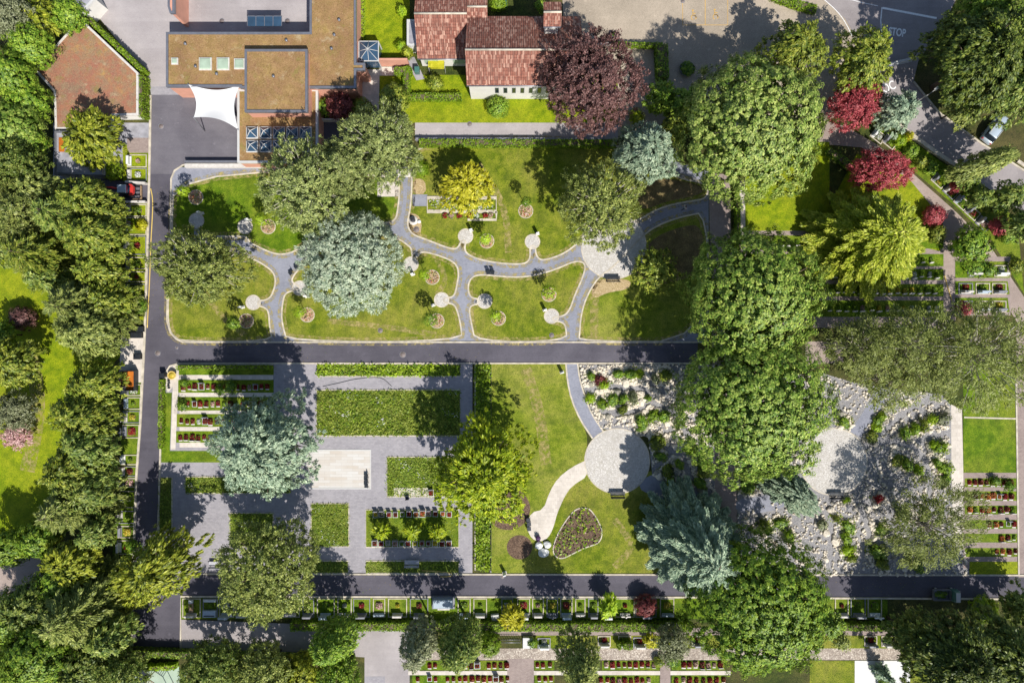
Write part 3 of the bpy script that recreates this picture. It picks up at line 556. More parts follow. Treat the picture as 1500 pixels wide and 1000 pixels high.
bed(rect(464, 533, 674, 551), ['lime', 'hedge', 'green'], 60, .5, .3, 'long bright green ground cover bed by the road', .8, [.55, .3, .15], asp=.55, lean=.2)
bed(rect(464, 571, 674, 638), mg, 70, .4, .34, 'large wildflower meadow bed', .9, [.62, .26, .115, .005])
bed(rect(567, 669, 692, 727), mg, 70, .3, .28, 'meadow bed beside the gold yew', .7, [.56, .34, .095, .005])
bed(rect(272, 698, 426, 722), mg, 80, .35, .3, 'meadow bed below the blue spruce', .7, [.45, .4, .145, .005])
bed(rect(233, 699, 252, 775), ['green', 'mgrass'], 70, .25, .26, 'shaded meadow strip along the road', .5)
bed(rect(337, 751, 400, 800), mg, 70, .3, .28, 'meadow bed under the pine', .7, [.45, .4, .145, .005])
bed(rect(456, 737, 511, 800), mg, 70, .3, .28, 'square meadow bed', .6, [.6, .34, .055, .005])
bed(rect(536, 746, 672, 801), ['mgrass', 'green'], 30, .12, .2, 'grass bed of the two-row urn plot', .3, base='lawn_fresh')
bed(rect(440, 821, 510, 839), ['mgrass', 'green'], 60, .25, .26, 'narrow meadow bed by the lower road', .5)
bed(rect(536, 821, 672, 839), ['mgrass', 'green', 'lime'], 60, .25, .26, 'narrow meadow bed behind the bench', .5)
bed(rect(696, 533, 719, 835), ['lime', 'hedge', 'green'], 55, .6, .32, 'long strip of lime green shrubs', .9, [.6, .25, .15], asp=.6, lean=.2)
bed(smooth_closed([(844, 744), (862, 743), (872, 755), (883, 776), (879, 795), (858, 801), (842, 809), (820, 820), (808, 808), (816, 783), (830, 760)], 2), ['green', 'lime', 'hedge', 'fl_pink'], 13, .5, .34, 'heart shaped rose bed', 1.0, [.5, .3, .14, .06], base='soil', asp=.55)
for (px, py, r, lb) in ((761, 801, 19, 'round bare soil mound'), (744, 745, 33, 'bare soil under the gold yew')): sheet('soil_bed', [(px + r * math.cos(a * .4), py + r * .95 * math.sin(a * .4)) for a in range(16)], 'soil', 4, lb, 1)
# ---- rock gardens
RW = [(849, 534), (1046, 534), (1047, 760), (1000, 742), (958, 722), (950, 640), (880, 627), (866, 600), (852, 560)]
RE = [(1080, 560), (1200, 545), (1250, 560), (1290, 566), (1380, 578), (1396, 598), (1406, 735), (1420, 842), (1080, 842)]
sheet('gravel_garden', RW, 'gravel', 3, 'grey gravel rock garden'); sheet('gravel_garden', RE, 'gravel', 3, 'pale gravel rock garden')
sheet('path', [(1245, 632), (1285, 572), (1300, 560), (1305, 575), (1262, 640)], 'paver', 5, 'grey paver path into the rockery')
sheet('path', [(1393, 592), (1409, 600), (1412, 736), (1440, 800), (1400, 800), (1394, 730)], 'paver_light', 4, 'sandy path beside the rockery')
sheet('lawn', [(1286, 190), (1322, 196), (1378, 237), (1430, 270), (1490, 322), (1500, 430), (1452, 352), (1402, 304), (1330, 244)], 'lawn_fresh', 1, 'planted verge between brown path and bending road')
# ---- east lawns and rows
sheet('lawn', rect(1411, 520, 1489, 692), 'lawn_fresh', 3, 'lawn beside the east rows'); kerb([(1412, 611), (1488, 613)], .2, .05, False); kerb([(1488, 560), (1492, 842)], .2, .08, False, label='pale kerb along the brown path')
sheet('path', rect(1411, 692, 1490, 832), 'paver_brown', 4, 'brown slabs between the east rows')
for (y0, y1) in ((700, 713), (719, 733), (740, 753), (761, 774), (781, 794), (802, 815)): sheet('grave_bed', rect(1413, y0, 1492, y1), 'lawn_fresh', 5, 'grass bed of an east row')
sheet('lawn', rect(1420, 822, 1492, 843), 'lawn_bright', 5, 'grass strip by the lower road')
sheet('lawn', rect(1091, 208, 1215, 338), 'lawn_bright', 2, 'bright lawn beyond the avenue'); sheet('path', [(1083, 262), (1091, 262), (1092, 372), (1085, 372)], 'paver_light', 3, 'narrow light path')
sheet('path', rect(1091, 338, 1385, 480), 'paver_brown', 2, 'brown slabs of the shaded rows')
sheet('lawn', [(1255, 225), (1330, 260), (1378, 318), (1378, 368), (1200, 330)], 'lawn_bright', 3, 'bright lawn below the red maples')
for (y0, y1) in ((345, 364), (372, 390), (394, 410), (416, 434), (440, 464)): sheet('grave_bed', rect(1093, y0, 1382, y1), 'lawn_fresh', 4, 'grass bed of a shaded row')
for (y0, y1) in ((383, 407), (412, 431), (436, 457)): sheet('grave_bed', [(1399, y0), (1476, y0), (1479, y1), (1399, y1)], 'lawn_fresh', 4, 'grass bed of a family plot')
sheet('paving_strip', rect(1397, 376, 1480, 462), 'paver_brown', 3, 'brown slabs of the family plots')
# ---- south strips
sheet('lawn', rect(265, 874, 1300, 906), 'lawn_fresh', 3, 'grass of the roadside family graves'); sheet('path', rect(690, 919, 1310, 930), 'paver_brown', 3, 'narrow brown path below the hedge')
sheet('lawn', rect(784, 930, 1310, 951), 'lawn', 3, 'grass of the lower grave strip'); sheet('path', rect(600, 949, 1320, 966), 'gravel_path', 4, 'pebble path along the grave rows')
sheet('path', rect(598, 982, 1070, 988), 'paver_light', 4, 'light slabs between the lowest rows')
for (x0, x1) in ((604, 741), (783, 812), (882, 966), (984, 1062)):
    for (y0, y1) in ((967, 981), (988, 1012)): sheet('grave_bed', rect(x0, y0, x1, y1), 'lawn_fresh', 4, 'grass bed of the lowest rows')
for (x0, x1) in ((743, 782), (967, 982)): sheet('path', rect(x0, 964, x1, 1030), 'paver_brown', 5, 'brown cross path')
sheet('lawn', rect(1186, 967, 1252, 1040), 'lawn', 4, 'mown lawn at the white terrace'); sheet('lawn', rect(1333, 967, 1560, 1040), 'lawn', 4, 'lawn below the yews')
sheet('terrace', rect(1252, 967, 1333, 1040), 'white', 5, 'white slab terrace')
sheet('lawn', [(180, 212), (218, 212), (216, 268), (180, 268)], 'lawn_bright', 2, 'grass of the upper wayside graves')
sheet('lawn', [(184, 298), (217, 298), (212, 470), (182, 470)], 'lawn_bright', 2, 'grass of the middle wayside graves')
sheet('lawn', [(183, 560), (208, 560), (200, 700), (196, 812), (165, 812), (175, 680)], 'lawn_fresh', 2, 'grass of the lower wayside graves')
sheet('paving_strip', [(178, 480), (212, 480), (208, 560), (174, 560)], 'paver_light', 3, 'light stone yard with rusty box')
sheet('path', [(100, 258), (218, 269), (216, 296), (150, 296), (100, 290)], 'asphalt_dark', 3, 'dark bay of the excavator')
sheet('path', [(78, 180), (220, 180), (219, 224), (150, 262), (78, 262)], 'corr', 1, 'grey concrete yard')
sheet('path', rect(186, 202, 219, 224), 'paver_brown', 2, 'tan paved patch')
# ---- kerbs and walls
kerb([(221, 140), (219, 262), (216, 380), (212, 500), (206, 620), (200, 700), (197, 790), (194, 842), (194, 947)], .28, .12, False, label='white kerb of the west road')
kerb([(350, 240), (283, 240), (268, 242), (256, 250), (251, 262), (250, 340), (254, 350)], .2, .1, False, label='kerb round the forecourt'); kerb([(246, 376), (246, 425), (245, 470), (250, 487), (258, 496), (268, 501), (1022, 501)], .2, .1, False, label='kerb along the main road')
kerb([(229, 838), (233, 740), (236, 620), (237, 578), (243, 546), (249, 536), (262, 532), (1040, 532)], .2, .1, False, label='kerb of the paved plaza')
kerb([(265, 840), (1540, 842)], .2, .1, False, label='kerb along the lower road'); kerb([(265, 950), (265, 873), (1000, 874), (1540, 877)], .22, .12, False, label='lower kerb of the lower road')
kerb([(719, 533), (719, 838)], .16, .06, False, mat='stone_grey'); kerb([(1296, 152), (1320, 190), (1378, 231), (1432, 266)], .5, .5, False, label='low wall along the bending road', name='garden_wall', kind='structure')
kerb([(1338, 120), (1375, 165), (1437, 210), (1500, 250)], .22, .1, False, label='kerb of the bending road'); kerb([(1490, 236), (1540, 270)], .4, .2, False)
def wall(name, pts, wid, h, mat, label, cat='wall'):
    w = WP(pts); cx, cy = w[0]; b = ribbon_mesh([(x - cx, y - cy) for x, y in w], wid, 0, h, False)
    return tag(b.build(name, M[mat], None, (cx, cy, 0)), label, cat)
wall('retaining_wall', [(273, 244), (387, 244)], .5, .5, 'stone', 'low pale retaining wall above the northwest lawn')
wall('retaining_wall', [(275, 239), (356, 239)], .25, .9, 'metal', 'thin grey wall at the forecourt edge')
wall('retaining_wall', [(610, 206), (885, 206)], .3, .8, 'stone_grey', 'long grey wall between grey path and clipped hedge')
wall('pink_wall', [(532, 96), (600, 96)], .25, 2.0, 'wall_pink', 'free-standing pink wall beside the glass pavilion')
wall('retaining_wall', [(850, 66), (905, 67)], .3, .6, 'stone', 'pale low wall north of the copper beech')
wall('retaining_wall', [(188, 268), (217, 270)], .25, .8, 'stone', 'pale wall above the excavator bay')
wall('retaining_wall', [(188, 297), (217, 297)], .25, .8, 'stone', 'pale wall below the excavator bay')
wall('pit_wall', [(471, 178), (535, 178)], .2, .9, 'stone', 'white wall edge of the dark sunken yard')
# ---- road markings
def mark(pts, wpx, label, mat='marking'): w = WP(pts); b = ribbon_mesh(w, wpx * SC, LV(3) + .001, LV(4), False); tag(b.build('road_marking', M[mat]), label, None, None, 'structure')
mark(smooth_open([(1203, -4), (1228, 18), (1240, 36), (1249, 55)]), .9, 'thin white curved road line'); mark([(1293, 12), (1372, 27)], 3, 'white stop line')
mark([(1292, 11), (1290, 30), (1292, 55)], 1.6, 'white centre line'); mark([(1240, -2), (1262, 4), (1286, 9)], .8, 'thin white road edge line')
for p in ([(1000, -20), (1000, 37), (1066, 37), (1066, -20)], [(1033, -20), (1033, 37)]): mark(p, .9, 'yellow bay line', 'marking_yellow')
def symbol(px, py, label):
    x, y = W(px, py); b = MB()
    for (pts) in ([(x + .32 * math.cos(a * .4), y - .1 + .32 * math.sin(a * .4)) for a in range(-2, 12)], [(x - .1, y + .75), (x - .1, y + .2), (x + .25, y + .15), (x + .4, y - .2)], [(x - .1, y + .45), (x + .25, y + .45)]):
        q = ribbon_mesh(pts, .1, .012, .016, False); b.add(q.v, q.f)
    b.disc(x - .1, y + .85, .016, .12, 12); tag(b.build('wheelchair_symbol', M['marking_yellow']), label, None, None, 'structure')
symbol(1016, 25, 'yellow wheelchair symbol'); symbol(1048, 24, 'yellow wheelchair symbol')
def text(s, px, py, size, rz, sx=1.0):
    cu = bpy.data.curves.new('road_lettering', 'FONT'); cu.body = s; cu.size = size * 1.1; cu.align_x = 'CENTER'; cu.align_y = 'CENTER'; cu.offset = .045 if s == 'STOP' else .012; cu.materials.append(M['marking'])
    o = link('road_lettering', cu, None, (*W(px, py), .02), rz); o.scale = (sx, 1, 1); tag(o, 'white road lettering ' + s, None, None, 'structure')
text('STOP', 1314, 48, 1.3, math.radians(-8), .66); text('OC', 1302, 128, 1.5, math.radians(24), .72)

for p in (rect(300, 503, 480, 530), rect(620, 503, 700, 530), rect(890, 503, 1020, 530), rect(1200, 845, 1500, 874), rect(400, 842, 620, 871), [(200, 700), (234, 700), (230, 842), (196, 842)], rect(1040, 260, 1074, 500), rect(222, 270, 248, 480)):
    turf('leaf_litter', p, ['litter', 'green'], 2.2, .02, .11, .6, 'fallen leaves scattered on the road', lean=0, wts=[.75, .25])
def track(pts, w): strip('worn_track', pts, w, 'dry_edge', 0, 2, 'worn dry track in the grass').location.z = LV(4) + .003
track([(872, 430), (870, 460), (871, 495)], 12); track([(770, 540), (790, 600), (800, 680)], 16); track([(640, 380), (655, 410), (640, 432)], 8); track([(700, 240), (740, 300), (745, 370)], 10); track([(300, 430), (330, 470), (360, 492)], 9); track([(480, 470), (560, 478), (640, 490)], 8); track([(40, 500), (60, 590), (40, 690)], 22); track([(900, 760), (930, 800), (900, 830)], 10)
sheet('slab_strip', rect(577, 714, 617, 727), 'paver_light', 6, 'light slab strip at the foot of the meadow bed'); sheet('slab_strip', rect(619, 714, 627, 727), 'paver_light', 6, 'light slab at the foot of the meadow bed')
M['metal_lid'] = m_plain('cast_iron_lid', hx(124, 112, 108), .7, .1, .2, 6)
# ================================================================== BUILDINGS
ORD = 'first second third fourth fifth sixth seventh eighth ninth tenth eleventh twelfth thirteenth fourteenth fifteenth sixteenth seventeenth eighteenth nineteenth twentieth'.split()
def thing(name, px, py, label, cat, rz=0.0, group=None, z=0.0): x, y = W(px, py, z); return empty(name, (x, y, 0), rz, label, cat, group)
def inset(poly, d):
    n = len(poly); a = sum(poly[i][0] * poly[(i + 1) % n][1] - poly[(i + 1) % n][0] * poly[i][1] for i in range(n))
    if a < 0: poly = poly[::-1]
    out = []
    for i in range(n):
        p, q, r = poly[i - 1], poly[i], poly[(i + 1) % n]
        d1 = Vector((q[0] - p[0], q[1] - p[1])).normalized(); d2 = Vector((r[0] - q[0], r[1] - q[1])).normalized()
        n1 = Vector((-d1.y, d1.x)); n2 = Vector((-d2.y, d2.x)); m = (n1 + n2); k = d / max(.3, 1 + n1.dot(n2)); out.append((q[0] + m.x * k, q[1] + m.y * k))
    return out
def flat_block(e, o, pts, z, wallmat, roofmat, par=.18, rim='metal', base=0.0, nm='wall'):
    w = [(x - o[0], y - o[1]) for x, y in WP(pts, z)]
    b = MB(); b.prism(inset(w, .12), base, z - .12); b.build(nm, M[wallmat], e)
    b = MB(); b.prism(inset(w, .25), z - .12, z + .02); b.build('roof', M[roofmat], e)
    i = inset(w, .28); w2 = w if sum(w[k][0] * w[(k + 1) % len(w)][1] - w[(k + 1) % len(w)][0] * w[k][1] for k in range(len(w))) > 0 else w[::-1]; n = len(w2); b = MB()
    vs = [(x, y, z - .3) for x, y in w2] + [(x, y, z + par) for x, y in w2] + [(x, y, z + par) for x, y in i] + [(x, y, z - .08) for x, y in i]
    b.add(vs, [(k * n + a, k * n + (a + 1) % n, (k + 1) * n + (a + 1) % n, (k + 1) * n + a) for k in range(3) for a in range(n)]); b.build('parapet', M[rim], e)
o = W(400, 90, 4); e = empty('flat_roof_building', (*o, 0), 0, 'L-shaped pink building with brown planted flat roof and skylights', 'building')
flat_block(e, o, [(244, 48), (454, 48), (454, -45), (522, -45), (522, 93), (535, 93), (535, 104), (522, 104), (522, 130), (352, 130), (352, 128), (244, 128)], 4.0, 'wall_pink', 'sedum')
flat_block(e, o, [(359, 73), (451, 73), (451, 165), (359, 165)], 5.2, 'wall_pink', 'sedum', nm='upper_wall')
flat_block(e, o, [(348, 131), (466, 131), (466, 239), (348, 239)], 3.0, 'wall_pink', 'sedum', .12, 'white', nm='lower_wall')
def local(px, py, z): x, y = W(px, py, z); return x - o[0], y - o[1]
for px, py, s in ((300, 93, 1.35), (326, 93, 1.35), (350, 93, 1.1), (255, 89, .6)):
    x, y = local(px, py, 4.3); b = MB(); b.bbox(x - s / 2 - .12, x + s / 2 + .12, y - s / 2 - .12, y + s / 2 + .12, 3.95, 4.22); k = b.build('skylight', M['stone'], e)
    b = MB(); b.bbox(x - s / 2, x + s / 2, y - s / 2, y + s / 2, 4.2, 4.34, .08); b.build('pane', M['glass_green'], k)
for r in range(2):
    for c in range(5):
        x, y = local(369 + c * 19.6, 194 + r * 20, 3.3); s = .76; b = MB()
        b.bbox(x - s, x + s, y - s, y + s, 2.95, 3.3, .04); k = b.build('pyramid_skylight', M['white'], e); b = MB(); q = s - .1
        b.add([(x - q, y - q, 3.31), (x + q, y - q, 3.31), (x + q, y + q, 3.31), (x - q, y + q, 3.31), (x, y, 3.95)], [(0, 1, 4), (1, 2, 4), (2, 3, 4), (3, 0, 4)]); b.build('pane', M['glass'], k)
        b = MB()
        for sx, sy in ((-q, -q), (q, -q), (q, q), (-q, q)): b.tube([(x + sx, y + sy, 3.32), (x, y, 3.97)], .05, 5)
        b.build('glazing_bars', M['white'], k)
for px, py in ((287, 98), (272, 65), (318, 109), (406, 118), (490, 52), (497, 30), (486, 72), (420, 60)):
    x, y = local(px, py, 4.1); b = MB(); z = 5.2 if px == 406 else 4; b.cyl(x, y, z - .1, z + .32, .13, .13, 10); b.cyl(x, y, z + .32, z + .38, .2, .12, 10); b.build('roof_vent', M['metal'], e)
x, y = local(497, 45, 4.05); sheetpts = [(x + (1.1 + .35 * math.sin(a * 2.1)) * math.cos(a * .5), y + (2 + .5 * math.cos(a * 1.7)) * math.sin(a * .5)) for a in range(12)]
x, y = local(390, 44, 2); b = MB()
for k in range(5): b.box(x - 2.3 + k * 1.1, x - 2.22 + k * 1.1, y + .3, y + 1.6, 2.4, 2.48)
b.box(x - 2.3, x + 2.2, y + 1.52, y + 1.6, 2.4, 2.48); b.build('window_frame', M['metal'], e)
b = MB(); b.box(x - 2.2, x + 2.15, y + .3, y + 1.52, 2.35, 2.42); b.build('window_pane', M['glass'], e)
o = W(252, -10, 4); e = empty('courtyard_wing', (*o, 0), 0, 'pink wing end north of the courtyard with narrow flat roof', 'building')
flat_block(e, o, [(246, -45), (256, -45), (256, 20), (249, 20), (246, 10)], 4.0, 'wall_pink', 'wall_pink', .1)
o = W(128, 108, 2); e = empty('planted_roof_pavilion', (*o, 0), 0, 'many-sided pavilion with rust red planted roof at the wood edge', 'building')
flat_block(e, o, [(118, 27), (203, 107), (203, 169), (166, 170), (166, 188), (81, 190), (79, 135), (50, 102)], 2.0, 'wall_white', 'sedum_red', .06, 'stone')
o = W(108, 12, 3); e = empty('garden_shed', (*o, 0), 0, 'grey sheet-roofed shed at the top edge of the courtyard', 'shed')
flat_block(e, o, [(92, -20), (128, -20), (140, -2), (120, 20), (95, -2)], 3.0, 'wall_white', 'corr', .05, 'white')
o = W(120, 226, 3); e = empty('work_shed', (*o, 0), 0, 'weathered grey shed roof beside the yellow-green tree', 'shed')
flat_block(e, o, [(80, 192), (112, 192), (112, 226), (150, 232), (150, 256), (80, 256)], 2.6, 'corr', 'corr', .05, 'metal')
b = MB(); x, y = local(90, 212, 2.7); b.box(x - .35, x + .35, y - .9, y + .9, 2.63, 2.7); b.build('rust_patch', M['rust'], e)
# chapel
o = W(750, 100, 5); e = empty('chapel', (*o, 0), 0, 'white chapel with red tiled gable roofs, west wing and small belfry', 'chapel')
def lx(px, z): return W(px, 500, z)[0] - o[0]
def ly(py, z): return W(750, py, z)[1] - o[1]
def gable(x0, x1, ys, zs, yr, zr, yn, zn, wm='wall_white', nm='wall', t=.16, ov=.25):
    b = MB()
    for (ya, za, yb, zb) in ((ys, zs, yr, zr), (yn, zn, yr, zr)):
        b.add([(x0, ya, za), (x1, ya, za), (x1, yb, zb), (x0, yb, zb), (x0, ya, za - t), (x1, ya, za - t), (x1, yb, zb - t), (x0, yb, zb - t)],
              [(0, 1, 2, 3) if yb > ya else (3, 2, 1, 0), (4, 7, 6, 5), (0, 4, 5, 1), (0, 3, 7, 4), (1, 5, 6, 2)])
    rf = b.build('roof', M['tile'], e)
    b = MB(); b.tube([(x0, yr, zr + .03), (x1, yr, zr + .03)], .13, 8); b.build('ridge_tiles', M['kerb'], rf)
    b = MB(); a, c = x0 + ov, x1 - ov; s, q = ys + ov, yn - ov; k = t + .03
    pr = [(s, 0), (q, 0), (q, zn - k), (yr, zr - k), (s, zs - k)]; n = 5
    b.add([(a, y, z) for y, z in pr] + [(c, y, z) for y, z in pr], [(0, 1, 2, 3, 4), (9, 8, 7, 6, 5)] + [(i, 5 + i, 5 + (i + 1) % 5, (i + 1) % 5) for i in range(5)]); w = b.build(nm, M[wm], e)
    b = MB(); b.tube([(x0, ys - .06, zs - .08), (x1, ys - .06, zs - .08)], .08, 8); b.build('gutter', M['metal'], rf)
    return s
s0 = gable(lx(683, 6), lx(852, 6), ly(125, 5.5), 5.5, ly(73, 8.2), 8.2, ly(24, 4.6), 4.6)
s1 = gable(lx(610, 4), lx(683, 4) + .2, ly(86, 3), 3.0, ly(20, 6), 6.0, ly(-40, 3.4), 3.4, nm='wing_wall')
gable(lx(683, 6) - .2, lx(714, 4.4), ly(24, 4.6) - 1, 4.4, ly(10, 5.2), 5.2, ly(-40, 3.4), 3.4, nm='link_wall')
s2 = gable(lx(796, 9), lx(822, 9), ly(39, 9), 9.0, ly(18, 9.8), 9.8, ly(3, 9), 9.0, nm='belfry_wall')
for i in range(7):
    x = lx(728 + i * 12.4, 3.0); b = MB(); b.box(x - .26, x + .26, s0 - .03, s0 + .05, 2.2, 4.0); k = b.build('window', M['stone_grey'], e)
    b = MB(); b.box(x - .2, x + .2, s0 - .045, s0 - .02, 2.26, 3.94); b.build('pane', M['glass_dark'], k)
for px in (626, 637, 668, 676):
    x = lx(px, 2); b = MB(); b.box(x - .45, x + .45, s1 - .04, s1 + .04, .9, 2.3); k = b.build('window', M['white'], e); b = MB(); b.box(x - .38, x + .38, s1 - .06, s1 - .03, 1, 2.2); b.build('pane', M['glass_green'], k)
x, y = lx(655, 5.6), ly(2, 5.6); b = MB(); b.add([(x - 1.1, y - .7, 5.55), (x + 1.1, y - .7, 5.55), (x + 1.1, y + .9, 4.9), (x - 1.1, y + .9, 4.9), (x - 1.1, y - .7, 5.3), (x + 1.1, y - .7, 5.3), (x + 1.1, y + .9, 4.6), (x - 1.1, y + .9, 4.6)], [(0, 1, 2, 3), (0, 4, 5, 1), (1, 5, 6, 2), (3, 7, 4, 0)]); k = b.build('skylight', M['glass_green'], e)
o2 = W(604, 48, 2.5); e2 = empty('side_annex', (*o2, 0), 0, 'low grey flat-roofed annex against the chapel west wing', 'annex')
flat_block(e2, o2, [(596, 29), (611, 29), (611, 66), (602, 68), (596, 66)], 2.4, 'wall_white', 'corr', .08, 'white')
# glass pavilion
e = thing('glass_pavilion', 541, 77, 'small square glass pavilion with pyramid roof on the garden lawn', 'pavilion', z=2); b = MB()
for sx in (-1.25, 1.25):
    for sy in (-1.25, 1.25): b.box(sx - .05, sx + .05, sy - .05, sy + .05, 0, 2.3)
b.box(-1.3, 1.3, -1.3, -1.2, 2.3, 2.42); b.box(-1.3, 1.3, 1.2, 1.3, 2.3, 2.42); b.box(-1.3, -1.2, -1.2, 1.2, 2.3, 2.42); b.box(1.2, 1.3, -1.2, 1.2, 2.3, 2.42)
for a in range(8): q = a * PI / 4; r = 1.25 * (1.414 if a % 2 else 1); b.tube([(r * math.cos(q), r * math.sin(q), 2.42), (0, 0, 3.1)], .035, 5)
b.build('frame', M['white'], e); b = MB(); b.add([(-1.2, -1.2, 2.42), (1.2, -1.2, 2.42), (1.2, 1.2, 2.42), (-1.2, 1.2, 2.42), (0, 0, 3.05)], [(0, 1, 4), (1, 2, 4), (2, 3, 4), (3, 0, 4)]); b.build('glass_roof', M['glass'], e)
b = MB()
for s in (-1.2, 1.2): b.box(-1.2, 1.2, s - .02, s + .02, .1, 2.3); b.box(s - .02, s + .02, -1.17, 1.17, .1, 2.3)
b.build('glass_wall', M['glass'], e)
# shade sail
e = thing('shade_sail', 315, 150, 'white four-cornered shade sail stretched over the forecourt', 'sail canopy', z=3.8)
cs = [(*W(276, 124, 4.2), 4.2), (*W(351, 125, 4.0), 4.0), (*W(349, 190, 3.2), 3.2), (*W(284, 172, 4.2), 4.2)]; ox, oy = e.location.x, e.location.y; b = MB(); N = 16; vs = []
for i in range(N + 1):
    for j in range(N + 1):
        u, v = i / N, j / N; P = Vector((0, 0, 0))
        pu = .13 * math.sin(PI * u) * (1 - 2 * v) ; pv = .1 * math.sin(PI * v) * (1 - 2 * u); u2, v2 = u + pv, v + pu
        for wgt, c in (((1 - u2) * (1 - v2), cs[0]), (u2 * (1 - v2), cs[1]), (u2 * v2, cs[2]), ((1 - u2) * v2, cs[3])): P += Vector(c) * wgt
        vs.append((P.x - ox, P.y - oy, P.z - .5 * math.sin(PI * u) * math.sin(PI * v)))
b.add(vs, [(i * (N + 1) + j, (i + 1) * (N + 1) + j, (i + 1) * (N + 1) + j + 1, i * (N + 1) + j + 1) for i in range(N) for j in range(N)], 0, True); b.build('membrane', M['membrane'], e)
for c, (dx, dy) in zip(cs, ((-.3, .3), (.2, .3), (.15, -.5), (-.5, -.4))):
    b = MB(); b.tube([(c[0] - ox + dx, c[1] - oy + dy, 0), (c[0] - ox, c[1] - oy, c[2] + .15)], .07, 8); b.build('mast', M['metal'], e)
# ================================================================== STREET FURNITURE AND SMALL THINGS
def bench(px, py, rz, label, dark=True, w=1.9):
    e = thing('bench', px, py, label, 'bench', rz, 'park benches'); mt = M['metal_dark' if dark else 'blue_bench']; b = MB()
    for k in range(5): b.box(-w / 2, w / 2, .05 + k * .11, .14 + k * .11, .43, .47)
    b.build('seat', mt, e); b = MB()
    for k in range(4): b.add([(-w / 2, -.05 - k * .05, .55 + k * .11), (w / 2, -.05 - k * .05, .55 + k * .11), (w / 2, -.08 - k * .05, .64 + k * .11), (-w / 2, -.08 - k * .05, .64 + k * .11)], [(0, 1, 2, 3)]); b.box(-w / 2, w / 2, -.1 - k * .05, -.06 - k * .05, .54 + k * .11, .63 + k * .11)
    b.build('backrest', mt, e)
    for s in (-1, 1):
        b = MB(); x = s * (w / 2 - .2); b.box(x - .03, x + .03, 0, .55, .37, .43); b.box(x - .03, x + .03, .48, .55, 0, .37); b.box(x - .03, x + .03, 0, .07, 0, .37); b.tube([(x, .02, .4), (x, -.28, 1.0)], .03, 6); b.build('leg', M['black'], e)
    return e
bench(897, 411, 0, 'dark slatted bench at the south rim of the upper round plaza'); bench(904, 725, 0, 'dark slatted bench at the south rim of the plaza by the heart bed')
bench(1223, 726, 0, 'dark slatted bench at the south rim of the plaza between the rockeries'); bench(604, 825, 0, 'pale wooden bench in shade below the two-row urn plot', False); bench(319, 827, 0, 'pale wooden bench beside the golden conifer', False)
def chair(px, py, rz, label, grp):
    e = thing('chair', px, py, label, 'chair', rz, grp); b = MB(); b.bbox(-.25, .25, -.25, .25, .42, .47, .02); b.build('seat', M['metal_dark'], e)
    b = MB(); b.box(-.24, .24, -.27, -.23, .5, .9); b.build('backrest', M['metal_dark'], e)
    for sx in (-.22, .22):
        for sy in (-.22, .22): b = MB(); b.tube([(sx * 1.1, sy * 1.1, 0), (sx, sy, .42)], .022, 6); b.build('leg', M['black'], e)
chair(435, 391, 2.2, 'dark metal chair on the junction path, nearer the lawn edge', 'loose chairs by the silver cedar'); chair(427, 400, 2.2, 'dark metal chair on the junction path, lower of the pair', 'loose chairs by the silver cedar')
chair(715.5, 399.5, 3.3, 'left dark metal chair of the pair by the mid lawn tip', 'loose chairs by the lawn tip'); chair(721.5, 399.5, 3.0, 'right dark metal chair of the pair by the mid lawn tip', 'loose chairs by the lawn tip')
for py, w in ((696, 'topmost'), (703, 'middle'), (710, 'lowest')): chair(537.5, py, 1.57, w + ' of three dark chairs on the pale marble platform', 'chairs on the marble platform')
for px, py, w in ((774, 760, 'topmost'), (775, 766, 'middle'), (775, 773, 'lowest')): chair(px, py, -1.5, w + ' of three dark chairs where the pale curved path ends', 'chairs on the pale path end')
chair(597, 727, 0.1, 'single dark chair on the plaza above the two-row urn plot', 'loose chair on the plaza')
SITES = [(287, 289, 271, 281, 'beside the shaded northwest seat'), (393, 332, 384, 322, 'east of the northwest circle below the pines'), (361, 470, 345, 473, 'below the southwest circle'), (450, 461, 440, 457, 'below the circle at the silver cedar'),
         (633, 406, 622, 403, 'right of the silver cedar'), (640, 470, 631, 466, 'left of the south paver path'), (713, 353, 710, 350, 'right of the seat below the red flowers'), (730, 466, 726, 462, 'right of the south paver path'), (770, 309, 771, 297, 'at the middle of the north lawn'), (804, 431, 803, 427, 'between the two south circles')]
for i, (dx, dy, tx, ty, w) in enumerate(SITES):
    e = thing('round_flower_bed', dx, dy, 'small round pink-edged flower bed ' + w, 'flower bed', 0, 'round flower beds of the young trees'); rg = random.Random(i); b = MB()
    b.tube([(.95 * math.cos(a * PI / 12), .95 * math.sin(a * PI / 12), .03) for a in range(25)], .05, 6); b.build('rim', M['kerb'], e); b = MB(); b.disc(0, 0, .03, .93, 28); b.build('soil', M['dirt'], e)
    rng = np.random.default_rng(i); n = 170; r = .85 * np.sqrt(rng.random(n)); a = rng.random(n) * 6.283; p = np.column_stack([r * np.cos(a), r * np.sin(a), .05 + .18 * rng.random(n)]); ax = nrm(rng.normal(size=(n, 3)) + [0, 0, .5]); sd = nrm(np.cross(ax, rng.normal(size=(n, 3))))
    link('flowers', quads_mesh('flowers', leaf_quads(p, ax, sd, np.full(n, .2), np.full(n, .12)), [M['fl_pink'], M['green'], M['fl_orange']], rng.choice(3, n, p=[.5, .35, .15])), e)
    tree('thin', 'lime' if i % 3 < 2 else 'green', tx, ty, 10 + (i * 7) % 4, 3.8 + (i % 3) * .4, 'young slender tree ' + w, rot=i * 1.3, group='young trees of the upper garden')
